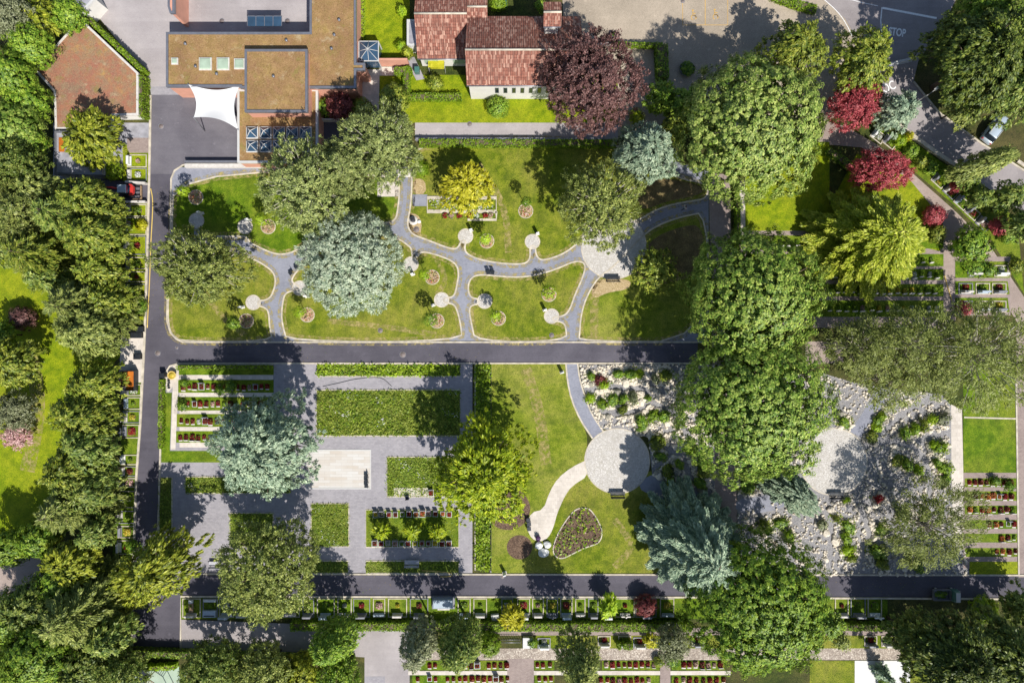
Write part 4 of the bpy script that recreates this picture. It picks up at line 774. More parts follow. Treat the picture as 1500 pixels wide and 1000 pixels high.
for i, (px, py, w) in enumerate([(366, 323, 'by the northwest circle'), (356, 450, 'by the southwest circle'), (690, 338, 'by the circle under the red flowers'), (787, 343, 'by the north lawn circle'), (798, 454, 'by the south lawn circle'), (605, 402, 'by the circle right of the silver cedar'), (635, 447, 'by the circle left of the south path'), (450, 434, 'by the circle left of the silver cedar'), (823, 545, 'at the head of the curved path below the road'), (739, 838, 'at the corner above the lower road'), (296, 313, 'by the shaded northwest seat')]):
    e = thing('stone_marker', px, py, 'slim pale stone marker post ' + w, 'marker post', .35, 'stone marker posts'); b = MB(); b.bbox(-.28, .28, -.17, .17, 0, .12, .02); b.build('foot', M['stone'], e); b = MB(); b.bbox(-.2, .2, -.09, .09, .12, 1.35, .04); b.build('slab', M['rock_white'], e)
for i, (px, py, r, w) in enumerate([(231, 517, .36, 'on the west road at the junction'), (236, 185, .34, 'on the dark forecourt'), (557, 484, .3, 'in the silver cedar lawn'), (808, 491, .3, 'in the lower middle lawn'), (610, 336, .36, 'in the strawy corner'), (325, 31, .32, 'in the pale courtyard'), (421, 31, .32, 'in the courtyard near the inner corner'), (259, 509, .2, 'at the curve of the main road'), (590, 519, .4, 'in the middle of the main road'), (736, 844, .24, 'at the lower road edge'), (1000, 2, .25, 'at the top of the parking lot'), (688, 182, .3, 'on the grey path behind the chapel'), (708, 828, .33, 'in the lime shrub strip')]):
    e = thing('manhole_cover', px, py, 'round cast iron manhole cover ' + w, 'manhole cover', 0, 'manhole covers'); b = MB(); x = 0; b.tube([(r * math.cos(a * PI / 10), r * math.sin(a * PI / 10), .018) for a in range(21)], .03, 6); b.build('rim', M['stone_grey'], e)
    b = MB(); b.cyl(0, 0, .012, .035, r - .02, r - .03, 20); b.build('lid', M['metal_lid'], e)
# fountain rock, pots, boulders
def rockmesh(seed, k=2, f=.35):
    bm = bmesh.new(); bmesh.ops.create_icosphere(bm, subdivisions=k, radius=1); rg = random.Random(seed); ds = [(Vector((rg.gauss(0, 1), rg.gauss(0, 1), rg.gauss(0, 1))).normalized(), rg.uniform(.55, .95)) for _ in range(9)]
    for v in bm.verts:
        for d, l in ds:
            q = v.co.dot(d)
            if q > l: v.co -= d * (q - l)
        v.co *= 1 + rg.uniform(-.04, .04)
    me = bpy.data.meshes.new('rock'); bm.to_mesh(me); bm.free(); return me
e = thing('boulder_fountain', 605.5, 323, 'dark bubbling fountain stone on pale gravel by the north path', 'fountain'); me = rockmesh(3); me.materials.append(M['stone_dark']); q = link('stone', me, e, (0, 0, .35)); q.scale = (.36, .42, .5); b = MB(); b.cyl(0, 0, 0, .08, .62, .58, 20); b.build('basin', M['stone'], e)
for i, (px, py, s, w) in enumerate([(789, 798, .46, 'left of three by the pale path end'), (801, 797, .5, 'right of three by the pale path end'), (796, 808, .62, 'lowest of three by the pale path end'), (614, 325, .25, 'small one beside the fountain stone')]):
    me = rockmesh(40 + i, 3); me.materials.append(M['rock_white']); q = link('white_boulder', me, None, (*W(px, py), s * .4)); q.scale = (s * 1.2, s, s * .75); tag(q, 'rounded white boulder, ' + w, 'boulder')
def pot(px, py, r, h, leaf, label, cat='flower pot', mt='stone_grey'):
    e = thing('flower_pot', px, py, label, cat); b = MB(); b.tube([(0, 0, 0), (0, 0, h * .7), (0, 0, h)], [r * .7, r, r], 16, cap=False); b.disc(0, 0, h - .05, r * .95, 16); b.build('pot', M[mt], e)
    Q, c = crown_quads(int(px), r * 1.05, .3, h + .05, 'broad', rc=.16, ls=.14, cov=1.6); link('foliage', quads_mesh('foliage', Q, M[leaf]), e)
pot(788, 787, .34, .4, 'fl_purple', 'purple flower pot at the end of the pale curved path'); pot(1005, 103, 1.0, .55, 'green', 'large round stone planter with green shrub in the parking lot'); pot(897, 52, .3, .4, 'green', 'small round planter near the parking wall')
pot(1294, 1000, .9, .35, 'hedge', 'green planted tub on the white terrace', mt='white')
e = thing('watering_point', 254.5, 549, 'round yellow watering basin on the light paved corner', 'basin'); b = MB(); b.tube([(.5 * math.cos(a * PI / 10), .5 * math.sin(a * PI / 10), .55) for a in range(21)], .08, 8); b.build('rim', M['hose'], e); b = MB(); b.tube([(0, 0, 0), (0, 0, .35), (0, 0, .55)], [.3, .45, .48], 16); b.build('bowl', M['fl_yellow'], e)
e = thing('waste_bin', 242, 549, 'dark waste bin by the yellow watering basin', 'bin'); b = MB(); b.bbox(-.3, .3, -.28, .28, 0, .95, .05); b.build('body', M['black'], e); b = MB(); b.bbox(-.33, .33, -.31, .31, .95, 1.05, .05); b.build('lid', M['metal_dark'], e)
for i in range(4):
    e = thing('watering_can', 247.5 + (i % 2) * .8, 557 + i * 3.6, ('dark watering can hanging by the light path, %s from the bin' % ORD[i]), 'watering can', i, 'watering cans on the rack'); b = MB(); b.cyl(0, 0, .02, .3, .13, .11, 10); b.tube([(.1, 0, .08), (.32, 0, .32)], [.03, .025], 6); b.build('body', M['metal_dark'], e); b = MB(); b.tube([(-.12 + .0, 0, .3), (-.1, 0, .42), (.08, 0, .42), (.1, 0, .3)], .015, 5); b.build('handle', M['black'], e)
e = thing('rusty_skip', 193, 557, 'open rust orange steel box in the light stone yard', 'container'); b = MB(); b.box(-.9, .9, -1.3, -1.24, 0, 1.1); b.box(-.9, .9, 1.24, 1.3, 0, 1.1); b.box(-.9, -.84, -1.24, 1.24, 0, 1.1); b.box(.84, .9, -1.24, 1.24, 0, 1.1); b.build('wall', M['metal_dark'], e); b = MB(); b.box(-.84, .84, -1.24, 1.24, .1, .5); b.build('load', M['rust'], e)
for px, py, w in ((204, 522, 'by the white kerb of the stone yard'), (199, 491, 'large one at the top of the stone yard'), (208, 482, 'small one at the very top of the stone yard')):
    e = thing('storage_box', px, py, 'dark storage box ' + w, 'box'); s = 1.0 if 'large' in w else .42; b = MB(); b.bbox(-s, s, -.35, .35, 0, .6, .04); b.build('body', M['black'], e); b = MB(); b.bbox(-s - .02, s + .02, -.37, .37, .6, .68, .03); b.build('lid', M['metal_dark'], e)
def hose(name, pts, mt, label, r=.05): w = WP(pts); w = smooth_open(w, 2); b = MB(); b.tube([(x - w[0][0], y - w[0][1], .06) for x, y in w], r, 6); tag(b.build(name, M[mt], None, (*w[0], 0)), label, 'hose')
hose('garden_hose', [(221, 276), (224, 290), (224, 310), (221, 360), (220, 400), (216, 480)], 'hose', 'yellow hose lying along the west road kerb', .07)
hose('garden_hose', [(1383, 403), (1389, 424), (1394, 440)], 'hose', 'yellow hose along the brown path by the family plots', .07)
hose('garden_hose', [(618, 835), (640, 836), (660, 838), (664, 842), (655, 844), (645, 844)], 'hose', 'looped yellow hose behind the pale bench', .06)
hose('garden_hose', [(473, 566), (482, 564), (500, 560), (520, 555), (548, 552), (562, 554), (574, 566)], 'metal_dark', 'thin dark hose snaking over the plaza path', .025)
e = thing('street_lamp', 1336, 153, 'slim white street lamp leaning over the bending road', 'street lamp', .66); b = MB(); b.tube([(0, 0, 0), (0, 0, 3.4), (.3, 0, 3.7), (1.0, 0, 3.75)], [.08, .06, .05, .045], 8); b.build('pole', M['white'], e); b = MB(); b.bbox(.9, 1.45, -.16, .16, 3.7, 3.86, .05); b.build('lamp_head', M['lamp'], e)
x0, y0 = W(1294, 99); e = empty('barrier_gate', (x0, y0, 0), math.atan2(W(1335, 89)[1] - y0, W(1335, 89)[0] - x0), 'white barrier arm across the bending road below STOP', 'barrier'); b = MB(); b.bbox(-.2, .2, -.2, .2, 0, 1.0, .04); b.build('post', M['metal'], e); b = MB(); b.bbox(.2, 3.9, -.17, .17, .8, 1.0, .03); b.build('arm', M['white'], e); b = MB(); b.box(.5, 3.7, -.22, -.18, .35, .8); b.build('skirt', M['car_paint'], e)
# steps
def steps(px, py, w, n, run, rise, rz, mt, label):
    e = thing('steps', px, py, label, 'steps', rz)
    for i in range(n): b = MB(); b.bbox(-w / 2, w / 2, -run * (i + 1), -run * i, 0, rise * (n - i), .02); b.build('step', M[mt], e)
steps(593, 249, 1.8, 3, .32, .13, 0, 'stone', 'three light stone steps at the head of the north path'); steps(725, 898, 1.0, 4, .42, .14, .12, 'white', 'four white steps through the hedge by the yellow shrub'); steps(773, 931, 1.3, 4, .4, .15, 0, 'white', 'white steps down to the pebble path')
e = thing('handrail_fence', 747, 936, 'metal bar railing beside the white steps', 'railing'); b = MB(); b.tube([(-1.7, 0, .95), (1.4, 0, .95)], .04, 6); b.tube([(-1.7, 0, .12), (1.4, 0, .12)], .03, 6); b.build('rail', M['metal'], e)
b = MB(); [b.tube([(-1.7 + i * .31, 0, 0), (-1.7 + i * .31, 0, .95)], .025, 5) for i in range(11)]; b.build('bars', M['metal'], e)
# garden swing, green bins, playground
e = thing('garden_swing', 641, 100, 'yellow covered garden swing seat below the chapel wing', 'garden swing'); b = MB()
for sx in (-1.05, 1.05): b.tube([(sx, -.7, 0), (sx, 0, 1.7), (sx, .7, 0)], .04, 6)
b.build('frame', M['white'], e); b = MB(); b.bbox(-1.05, 1.05, -.6, .6, 1.7, 1.78, .03); b.build('canopy', M['yellow'], e); b = MB(); b.bbox(-.9, .9, -.3, .3, .42, .52, .03); b.build('seat', M['yellow'], e)
for px, py, w in ((612, 106, 'beside the narrow chapel path'), (739, 8, 'in the courtyard behind the chapel')):
    e = thing('wheeled_bin', px, py, 'green wheeled bin ' + w, 'bin'); b = MB(); b.bbox(-.3, .3, -.35, .35, .08, 1.0, .05); b.build('body', M['green_paint'], e); b = MB(); b.bbox(-.32, .32, -.38, .36, 1.0, 1.08, .04); b.build('lid', M['green_paint'], e)
sheet('playground', [(196, 985), (262, 974), (268, 1040), (190, 1040)], 'canvas', 3, 'pale green playground surface'); e = thing('climbing_frame', 225, 986, 'wooden climbing frame with lattice ladder on the green playground', 'climbing frame', -.6); b = MB()
for sy in (-.5, .5): b.tube([(0, sy, 0), (0, sy, 2.1)], .06, 6); b.tube([(0, sy, 2.1), (2.8, sy, 2.1)], .06, 6); b.tube([(2.8, sy, 2.1), (2.8, sy, 0)], .06, 6)
b.build('frame', M['wood'], e); b = MB(); [b.tube([(.2 + k * .26, -.5, 2.1), (.2 + k * .26, .5, 2.1)], .04, 5) for k in range(11)]; b.build('ladder', M['wood'], e); b = MB(); b.add([(0, -.4, 1.6), (0, .4, 1.6), (-2.2, .4, .3), (-2.2, -.4, .3), (0, -.4, 1.5), (0, .4, 1.5), (-2.2, .4, .2), (-2.2, -.4, .2)], [(0, 1, 2, 3), (7, 6, 5, 4), (0, 3, 7, 4), (1, 5, 6, 2), (2, 6, 7, 3)]); b.build('slide', M['red_paint'], e)
b = MB(); b.prism([(-1.2, -1.2), (.1, -1.2), (.1, 1.2), (-1.2, 1.2)], 2.25, 2.33); b.build('roof', M['metal_dark'], e)
# ================================================================== VEHICLES
def loft(b, secs, m=0):      # secs: list of (x, half_width_low, half_width_high, z0, zm, z1)
    vs = []
    for x, wl, wh, z0, zm, z1 in secs: vs += [(x, -wl * .94, z0), (x, -wl, (z0 + zm) / 2), (x, -wl, zm), (x, -wh, z1 - .05), (x, -wh * .82, z1), (x, wh * .82, z1), (x, wh, z1 - .05), (x, wl, zm), (x, wl, (z0 + zm) / 2), (x, wl * .94, z0)]
    n = 10; b.add(vs, [(i * n + j, (i + 1) * n + j, (i + 1) * n + (j + 1) % n, i * n + (j + 1) % n) for i in range(len(secs) - 1) for j in range(n)] + [tuple(range(n)), tuple(range((len(secs) - 1) * n + n - 1, (len(secs) - 1) * n - 1, -1))], m, True)
def wheel(e, x, y, r, w=.22, rim='metal'):
    b = MB(); b.tube([(x, y - w / 2, r), (x, y - w / 2 + .03, r), (x, y + w / 2 - .03, r), (x, y + w / 2, r)], [r * .9, r, r, r * .9], 18); k = b.build('wheel', M['black'], e); b = MB(); s = 1 if y > 0 else -1; b.tube([(x, y + s * (w / 2 - .02), r), (x, y + s * (w / 2 + .012), r)], r * .6, 14); b.build('rim', M[rim], k)
x0, y0 = W(1453, 191); e = empty('parked_car', (x0, y0, 0), math.atan2(W(1466, 174)[1] - W(1441, 206)[1], W(1466, 174)[0] - W(1441, 206)[0]), 'silver estate car with roof rails parked on grass beside the road', 'car'); b = MB()
loft(b, [(-2.12, .6, .5, .35, .6, .8), (-2.0, .8, .72, .25, .7, .98), (-1.3, .86, .78, .22, .75, 1.0), (.7, .87, .78, .22, .75, 1.0), (1.3, .85, .74, .22, .72, .95), (1.85, .78, .66, .25, .65, .84), (2.12, .58, .5, .35, .55, .68)]); b.build('body', M['car_paint'], e)
b = MB(); loft(b, [(-1.75, .7, .62, .95, 1.1, 1.32), (-1.55, .74, .62, .95, 1.2, 1.44), (.2, .75, .62, .95, 1.2, 1.46), (.45, .74, .62, .95, 1.2, 1.42), (.95, .7, .6, .9, .96, 1.0)]); b.build('side_glass', M['glass_dark'], e)
b = MB(); loft(b, [(-1.5, .6, .58, 1.4, 1.43, 1.475), (-1.35, .62, .6, 1.4, 1.45, 1.51), (.1, .62, .6, 1.4, 1.46, 1.52), (.32, .6, .58, 1.4, 1.44, 1.48)]); b.build('roof', M['car_paint'], e)
for sy in (-1, 1):
    b = MB(); b.tube([(-1.3, sy * .58, 1.54), (.1, sy * .58, 1.55)], .035, 6); b.build('roof_rail', M['white'], e); b = MB(); b.bbox(.5, .7, min(sy * .82, sy * 1.02), max(sy * .82, sy * 1.02), .95, 1.1, .03); b.build('mirror', M['car_paint'], e); b = MB(); b.bbox(1.9, 2.06, sy * .55 - .14, sy * .55 + .14, .58, .72, .03); b.build('headlight', M['lamp'], e); b = MB(); b.bbox(-2.1, -1.98, sy * .62 - .1, sy * .62 + .1, .65, .9, .03); b.build('tail_light', M['red_paint'], e)
b = MB(); b.add([(.42, -.6, 1.46), (.42, .6, 1.46), (1.02, .66, 1.02), (1.02, -.66, 1.02)], [(0, 3, 2, 1)]); b.build('windscreen', M['glass_dark'], e); b = MB(); b.add([(-1.62, -.58, 1.44), (-1.62, .58, 1.44), (-1.92, .66, 1.0), (-1.92, -.66, 1.0)], [(0, 1, 2, 3)]); b.build('rear_window', M['glass_dark'], e)
for x in (-1.3, 1.35):
    for s in (-1, 1): wheel(e, x, s * .78, .32)
e = thing('utility_truck', 1379, 867.5, 'small green and white utility truck with open bed on the lower road', 'utility truck'); b = MB(); b.box(-1.6, .62, -.7, -.64, .55, 1.0); b.box(-1.6, .62, .64, .7, .55, 1.0); b.box(-1.6, -1.54, -.64, .64, .55, 1.0); b.box(.56, .62, -.64, .64, .55, 1.15); b.box(-1.54, .56, -.64, .64, .5, .6); b.build('cargo_bed', M['metal'], e)
Q, c = crown_quads(7, .6, .22, .62, 'broad', rc=.2, ls=.18, cov=1.3); Q[:, :, 0] = Q[:, :, 0] * 1.6 - .5; link('green_waste', quads_mesh('green_waste', Q, M['green']), e)
b = MB(); loft(b, [(.66, .7, .62, .4, 1.2, 1.75), (.8, .72, .64, .4, 1.2, 1.82), (1.35, .72, .64, .4, 1.15, 1.8), (1.65, .68, .6, .4, 1.0, 1.25), (1.72, .6, .55, .45, .9, 1.0)]); b.build('cab', M['green_paint'], e); b = MB(); b.bbox(.78, 1.34, -.6, .6, 1.8, 1.86, .03); b.build('cab_roof', M['white'], e); b = MB(); b.add([(1.38, -.58, 1.78), (1.38, .58, 1.78), (1.67, .58, 1.26), (1.67, -.58, 1.26)], [(0, 3, 2, 1)]); b.build('windscreen', M['glass_dark'], e); b = MB(); b.box(-1.5, 1.5, -.3, .3, .35, .5); b.build('chassis', M['black'], e)
for x in (-1.0, 1.1):
    for s in (-1, 1): wheel(e, x, s * .62, .28, .18, 'white')
e = thing('mini_excavator', 193, 281, 'red mini excavator with glazed cab parked in the dark bay', 'excavator')
for s in (-1, 1): b = MB(); b.bbox(-1.0, 1.0, s * .55 - .16, s * .55 + .16, 0, .42, .12); b.build('track', M['black'], e)
b = MB(); b.prism([(.9 * math.cos(a) if math.cos(a) > 0 else .7 * math.cos(a), .68 * math.sin(a)) for a in [i * PI / 10 for i in range(20)]], .45, .95); b.build('platform', M['metal_dark'], e); b = MB(); b.prism([(.35, -.7), (.7, -.66), (.92, -.4), (.95, .4), (.7, .7), (.35, .74), (.5, .3), (.5, -.3)], .95, 1.35); b.build('engine_cover', M['red_paint'], e)
b = MB(); b.bbox(-.75, .35, -.5, .45, .95, 1.95, .08); b.build('cab', M['glass'], e); b = MB(); b.bbox(-.8, .35, -.55, .5, 1.95, 2.05, .05); b.build('cab_roof', M['car_paint'], e)
b = MB(); b.tube([(-.8, .1, .9), (-1.6, .15, 1.9), (-2.3, .2, 1.9)], [.14, .13, .1], 6); k = b.build('boom', M['red_paint'], e); b = MB(); b.tube([(-2.3, .2, 1.9), (-3.1, .25, .7)], [.1, .08], 6); b.build('stick', M['red_paint'], k); b = MB(); b.bbox(-3.4, -3.0, 0, .5, .2, .7, .08); b.build('bucket', M['black'], k)
e = thing('equipment_trailer', 204, 283, 'low wooden trailer with grey loading ramps beside the red excavator', 'trailer'); b = MB(); b.box(-.6, .42, -.85, .85, .3, .36); b.build('deck', M['metal_dark'], e); b = MB(); b.box(.42, .55, -.95, .85, .3, .55); b.box(-.6, .42, -.98, -.86, .3, .5); b.build('side_board', M['wood'], e)
for s in (-.5, 0, .5): b = MB(); b.bbox(-.4, .3, s - .14, s + .14, .36, .48, .02); b.build('ramp', M['metal'], e)
for s in (-1, 1): wheel(e, -.1, s * .72 - .02, .2, .14)
# ================================================================== PERSON
def person(px, py, rz, label):
    J = dict(pel=(0, 0, .95), bel=(.02, 0, 1.1), che=(.04, 0, 1.32), nk=(.05, 0, 1.5), hd=(.08, 0, 1.62), top=(.08, 0, 1.74), nose=(.2, 0, 1.64), sl=(.03, .19, 1.43), el=(-.1, .25, 1.16), wl=(-.02, .27, .92), hl=(.0, .27, .84), sr=(.03, -.19, 1.43), er=(.0, -.27, 1.15), wr=(.2, -.27, 1.0), hr=(.26, -.26, .95),
             pl=(0, .1, .92), kl=(.24, .1, .5), al=(.22, .1, .08), tl=(.4, .11, .04), pr=(0, -.1, .92), kr=(-.02, -.1, .48), ar=(-.36, -.1, .14), trr=(-.2, -.11, .04), earl=(.07, .09, 1.63), earr=(.07, -.09, 1.63))
    Rr = dict(pel=.15, bel=.14, che=.17, nk=.065, hd=.095, top=.07, nose=.018, sl=.075, el=.05, wl=.034, hl=.038, sr=.075, er=.05, wr=.034, hr=.038, pl=.1, kl=.065, al=.045, tl=.04, pr=.1, kr=.065, ar=.045, trr=.04, earl=.02, earr=.02)
    E = [('pel', 'bel'), ('bel', 'che'), ('che', 'nk'), ('nk', 'hd'), ('hd', 'top'), ('hd', 'nose'), ('hd', 'earl'), ('hd', 'earr'), ('che', 'sl'), ('sl', 'el'), ('el', 'wl'), ('wl', 'hl'), ('che', 'sr'), ('sr', 'er'), ('er', 'wr'), ('wr', 'hr'), ('pel', 'pl'), ('pl', 'kl'), ('kl', 'al'), ('al', 'tl'), ('pel', 'pr'), ('pr', 'kr'), ('kr', 'ar'), ('ar', 'trr')]
    for h, d in (('hl', (0, 0, -1)), ('hr', (.75, 0, -.6))):
        for i in range(5):
            b0 = Vector(J[h]); dv = Vector(d); off = Vector((.018 * (i - 1.5), 0, 0)) if h == 'hl' else Vector((0, .018 * (i - 1.5), 0)); L = (.07, .08, .085, .075, .055)[i]
            if i == 4: off = Vector((.045, -.01, .03)) if h == 'hl' else Vector((.0, .045, .03))
            J[h + str(i)] = tuple(b0 + off + dv * L * .5); J[h + str(i) + 't'] = tuple(b0 + off * 1.2 + dv * L + Vector((.01, 0, 0))); Rr[h + str(i)] = .009; Rr[h + str(i) + 't'] = .008; E += [(h, h + str(i)), (h + str(i), h + str(i) + 't')]
    ks = list(J); me = bpy.data.meshes.new('body'); me.from_pydata([J[k] for k in ks], [(ks.index(a), ks.index(c)) for a, c in E], []); ob = bpy.data.objects.new('body', me); C.objects.link(ob)
    md = ob.modifiers.new('Skin', 'SKIN'); sv = me.skin_vertices[0].data
    for i, k in enumerate(ks): sv[i].radius = (Rr[k], Rr[k]); sv[i].use_root = k == 'pel'
    ob.modifiers.new('Sub', 'SUBSURF').levels = 2; dg = bpy.context.evaluated_depsgraph_get(); m2 = bpy.data.meshes.new_from_object(ob.evaluated_get(dg)); bpy.data.objects.remove(ob); m2.materials.clear()
    for k in ('cloth', 'trouser', 'skin', 'black'): m2.materials.append(M[k])
    for p in m2.polygons:
        c = p.center; p.use_smooth = True; arm = abs(c.y) > .2
        p.material_index = 2 if (c.z > 1.47 or (arm and c.z < 1.12)) else (0 if c.z > .93 else (1 if c.z > .09 else 3))
    e = thing('person', px, py, label, 'person', rz); link('body', m2, e); Q, c = crown_quads(5, .105, .1, 1.67, 'broad', rc=.03, ls=.04, cov=2.5, lump=.05); Q[:, :, 0] += .06; link('hair', quads_mesh('hair', Q, M['hair']), e)
person(1001, 306, math.radians(195), 'person in white top walking along the shaded curved path')
# ================================================================== GRAVES
GM = {}
def mound(color, seed, w=.52, d=.6, h=.3):
    k = (color, seed, w, d)
    if k not in GM:
        rng = np.random.default_rng(seed + 17); n = int(330 * w * d / .3) if w < 1 else 420
        x = rng.uniform(-1, 1, n); y = rng.uniform(-1, 1, n); z = h * (1 - .55 * (x ** 4 + y ** 4)) * rng.uniform(.5, 1.05, n); p = np.column_stack([x * w / 2, y * d / 2, np.maximum(.04, z)])
        ax = nrm(rng.normal(size=(n, 3)) + [0, 0, .3]); sd = nrm(np.cross(ax, nrm(rng.normal(size=(n, 3)) * .8 + [0, 0, 1]))); l = .15 * rng.uniform(.7, 1.4, n)
        alt = {'fl_dark': 'fl_red', 'fl_red': 'fl_dark', 'green': 'lime', 'fl_white': 'green', 'fl_yellow': 'lime'}.get(color, 'green')
        GM[k] = quads_mesh('flowers', leaf_quads(p, ax, sd, l, l * .62), [M[color], M['green'], M[alt]], rng.choice(3, n, p=[.72, .12, .16]))
    return GM[k]
def simple(key, fn, mats):
    if key not in GM: b = MB(); fn(b); GM[key] = b.mesh(key, mats)
    return GM[key]
CN = {'fl_dark': 'dark red', 'fl_red': 'red', 'fl_pink': 'pink', 'fl_yellow': 'yellow', 'fl_white': 'white', 'green': 'green leafy', 'fl_orange': 'orange', 'fl_purple': 'purple'}
def urn_grave(x, y, color, style, label, group, seed):
    e = empty('urn_grave', (*W(x, y), .022), math.radians(random.Random(seed).uniform(-3, 3)), label, 'grave', group); s = random.Random(seed * 7).uniform(.8, 1.18); e.scale = (s, s, s)
    if style == 'plaque':
        link('flowers', mound(color, seed % 4), e); link('name_plaque', simple('plaque', lambda b: b.bbox(-.24, .24, -.52, -.36, 0, .06, .02), M['stone']), e)
    elif style == 'block':
        link('flowers', mound(color, seed % 4, .5, .55, .22), e); link('headstone', simple('hs_block', lambda b: b.bbox(-.27, .27, .34, .46, 0, .62, .03), M['stone_grey']), e)
        link('border', simple('urn_border', lambda b: (b.box(-.34, -.28, -.45, .34, 0, .1), b.box(.28, .34, -.45, .34, 0, .1), b.box(-.28, .28, -.45, -.39, 0, .1)), M['white']), e)
    else:
        link('flowers', mound(color, seed % 4, .5, .6), e); link('headstone', simple('hs_low', lambda b: b.add([(-.26, -.55, 0), (.26, -.55, 0), (.26, -.42, .42), (-.26, -.42, .42), (-.26, -.36, 0), (.26, -.36, 0), (.26, -.36, .42), (-.26, -.36, .42)], [(0, 1, 2, 3), (5, 4, 7, 6), (3, 2, 6, 7), (0, 3, 7, 4), (1, 5, 6, 2)]), M['stone']), e)
def row(xs, y, place, seed, style='plaque', cols=None, dy=.0, skip=()):
    rg = random.Random(seed); cols = cols or ['fl_dark'] * 9 + ['fl_red'] * 4 + ['fl_pink', 'green', 'fl_white', 'green']
    for i, x in enumerate(x for j, x in enumerate(xs) if j not in skip):
        c = rg.choice(cols); urn_grave(x + rg.uniform(-.7, .7), y + rg.uniform(-.9, .9) + dy * i, c, style if style != 'plaque' or rg.random() < .72 else rg.choice(['low', 'low', 'block']), f'{CN[c]} planted grave, {ORD[i]} from left in {place}', 'graves of ' + place.replace('the ', ''), seed * 31 + i)
lin = lambda a, b, n: [a + (b - a) * i / (n - 1) for i in range(n)]
row(lin(269, 392, 15), 566, 'top row of the four-row plot', 1); row(lin(267, 382, 14), 591, 'second row of the four-row plot', 2); row(lin(266, 352, 11), 616, 'third row of the four-row plot', 3); row(lin(265, 335, 9), 640, 'bottom row of the four-row plot', 4)
mix = ['fl_red', 'fl_dark', 'fl_orange', 'fl_red', 'fl_yellow', 'fl_white', 'green', 'fl_pink', 'fl_purple']
row(lin(550, 658, 12), 752, 'top row of the two-row urn plot', 5, 'block', mix); row(lin(549, 657, 12), 795, 'bottom row of the two-row urn plot', 6, 'block', mix)
row([631, 643], 721, 'short row beside the gold conifer', 26, 'block', ['fl_red', 'fl_white'])
em = ['fl_dark', 'fl_dark', 'fl_red', 'fl_orange', 'fl_dark', 'green', 'fl_dark']
for (xs, y, nm, sd) in ((lin(1419, 1480, 8), 706, 'top', 7), (lin(1420, 1481, 8), 726, 'second', 8), (lin(1420, 1483, 8), 746, 'third', 9), (lin(1449, 1485, 5), 767, 'fourth', 10), (lin(1466, 1485, 3), 787, 'fifth', 11), (lin(1460, 1487, 4), 807, 'bottom', 12)): row(xs, y, f'{nm} row by the east path', sd, 'plaque', em)
rc = ['fl_red', 'fl_red', 'fl_dark', 'fl_red', 'fl_pink']
row(lin(612, 742, 16), 973, 'upper row at lower left below pebbles', 13, 'plaque', rc, 0, (1, 4, 5, 6, 11)); row(lin(612, 744, 16), 993, 'lowest row at lower left', 14, 'plaque', rc, 0, (1, 4))
row([788, 796, 806], 972, 'upper short row by the brown cross path', 15, 'plaque', rc); row([790, 799, 808], 993, 'lowest short row by the brown cross path', 16, 'plaque', rc)
row(lin(888, 958, 9), 972, 'upper row right of the dark column tree', 17, 'plaque', rc); row(lin(881, 950, 9), 995, 'lowest row right of the dark column tree', 18, 'plaque', rc)
row(lin(1001, 1055, 7), 972, 'upper row beside the chestnut', 19, 'plaque', rc); row(lin(991, 1060, 8), 995, 'lowest row beside the chestnut', 20, 'plaque', rc)
wm = ['green', 'green', 'fl_white', 'green', 'fl_yellow', 'green', 'fl_pink']
row(lin(1098, 1190, 9), 355, 'shaded row under the light lawn', 21, 'low', wm); row(lin(1200, 1372, 16), 402, 'second shaded row under the larch', 22, 'low', wm); row(lin(1205, 1368, 16), 425, 'third shaded row under the larch', 23, 'low', wm); row(lin(1215, 1372, 14), 451, 'lowest shaded row under the larch', 24, 'low', wm); row([1351, 1364], 380, 'short sunny row under the larch', 25, 'low', wm)
def family(x0, y0, x1, y1, side, col, stone, label, seed, group, stz=1.0, bedr=.45, shape='slab'):
    """family grave: border, planted bed and a headstone at one end (side w or s)"""
    a, b = W(x0, y1), W(x1, y0); cx, cy = (a[0] + b[0]) / 2, (a[1] + b[1]) / 2; w, d = (b[0] - a[0]) / 2 - .06, (b[1] - a[1]) / 2 - .06
    e = empty('family_grave', (cx, cy, LV(4)), 0, label, 'grave', group); rg = random.Random(seed); m = MB(); t = .1
    m.box(-w, w, d - t, d, 0, .1); m.box(-w, w, -d, -d + t, 0, .1); m.box(-w, -w + t, -d + t, d - t, 0, .1); m.box(w - t, w, -d + t, d - t, 0, .1); m.build('border', M['kerb' if seed % 3 else 'stone_grey'], e)
    m = MB(); sx, sy = (w * .12, 0) if side == 'w' else (0, d * .25); m.cyl(sx, sy, 0, .06, bedr, bedr, 16); m.build('soil', M['soil'], e)
    q = link('flowers', mound(col, seed % 4, .6, .6, .35), e, (sx, sy, 0)); q.scale = (bedr / .38,) * 2 + (1,)
    m = MB()
    if side == 'w': X, Y = -w + .35, 0; hw, hd = .14, min(.55, d * .7)
    else: X, Y = 0, -d + .35; hw, hd = min(.6, w * .7), .14
    m.bbox(X - hw - .08, X + hw + .08, Y - hd - .08, Y + hd + .08, 0, .18, .03)
    if shape == 'slab': m.bbox(X - hw, X + hw, Y - hd, Y + hd, .18, stz, .05)
    elif shape == 'cross':
        m.bbox(X - .09, X + .09, Y - .09, Y + .09, .18, stz + .2, .02); m.box(X - (hw if side == 's' else .07), X + (hw if side == 's' else .07), Y - (.07 if side == 's' else hd), Y + (.07 if side == 's' else hd), stz * .75, stz * .75 + .15)
    else: m.bbox(X - hw * 1.3, X + hw * 1.3, Y - hd * 1.1, Y + hd * 1.1, .18, .5, .08)
    m.build('headstone', M[stone], e)
    return e
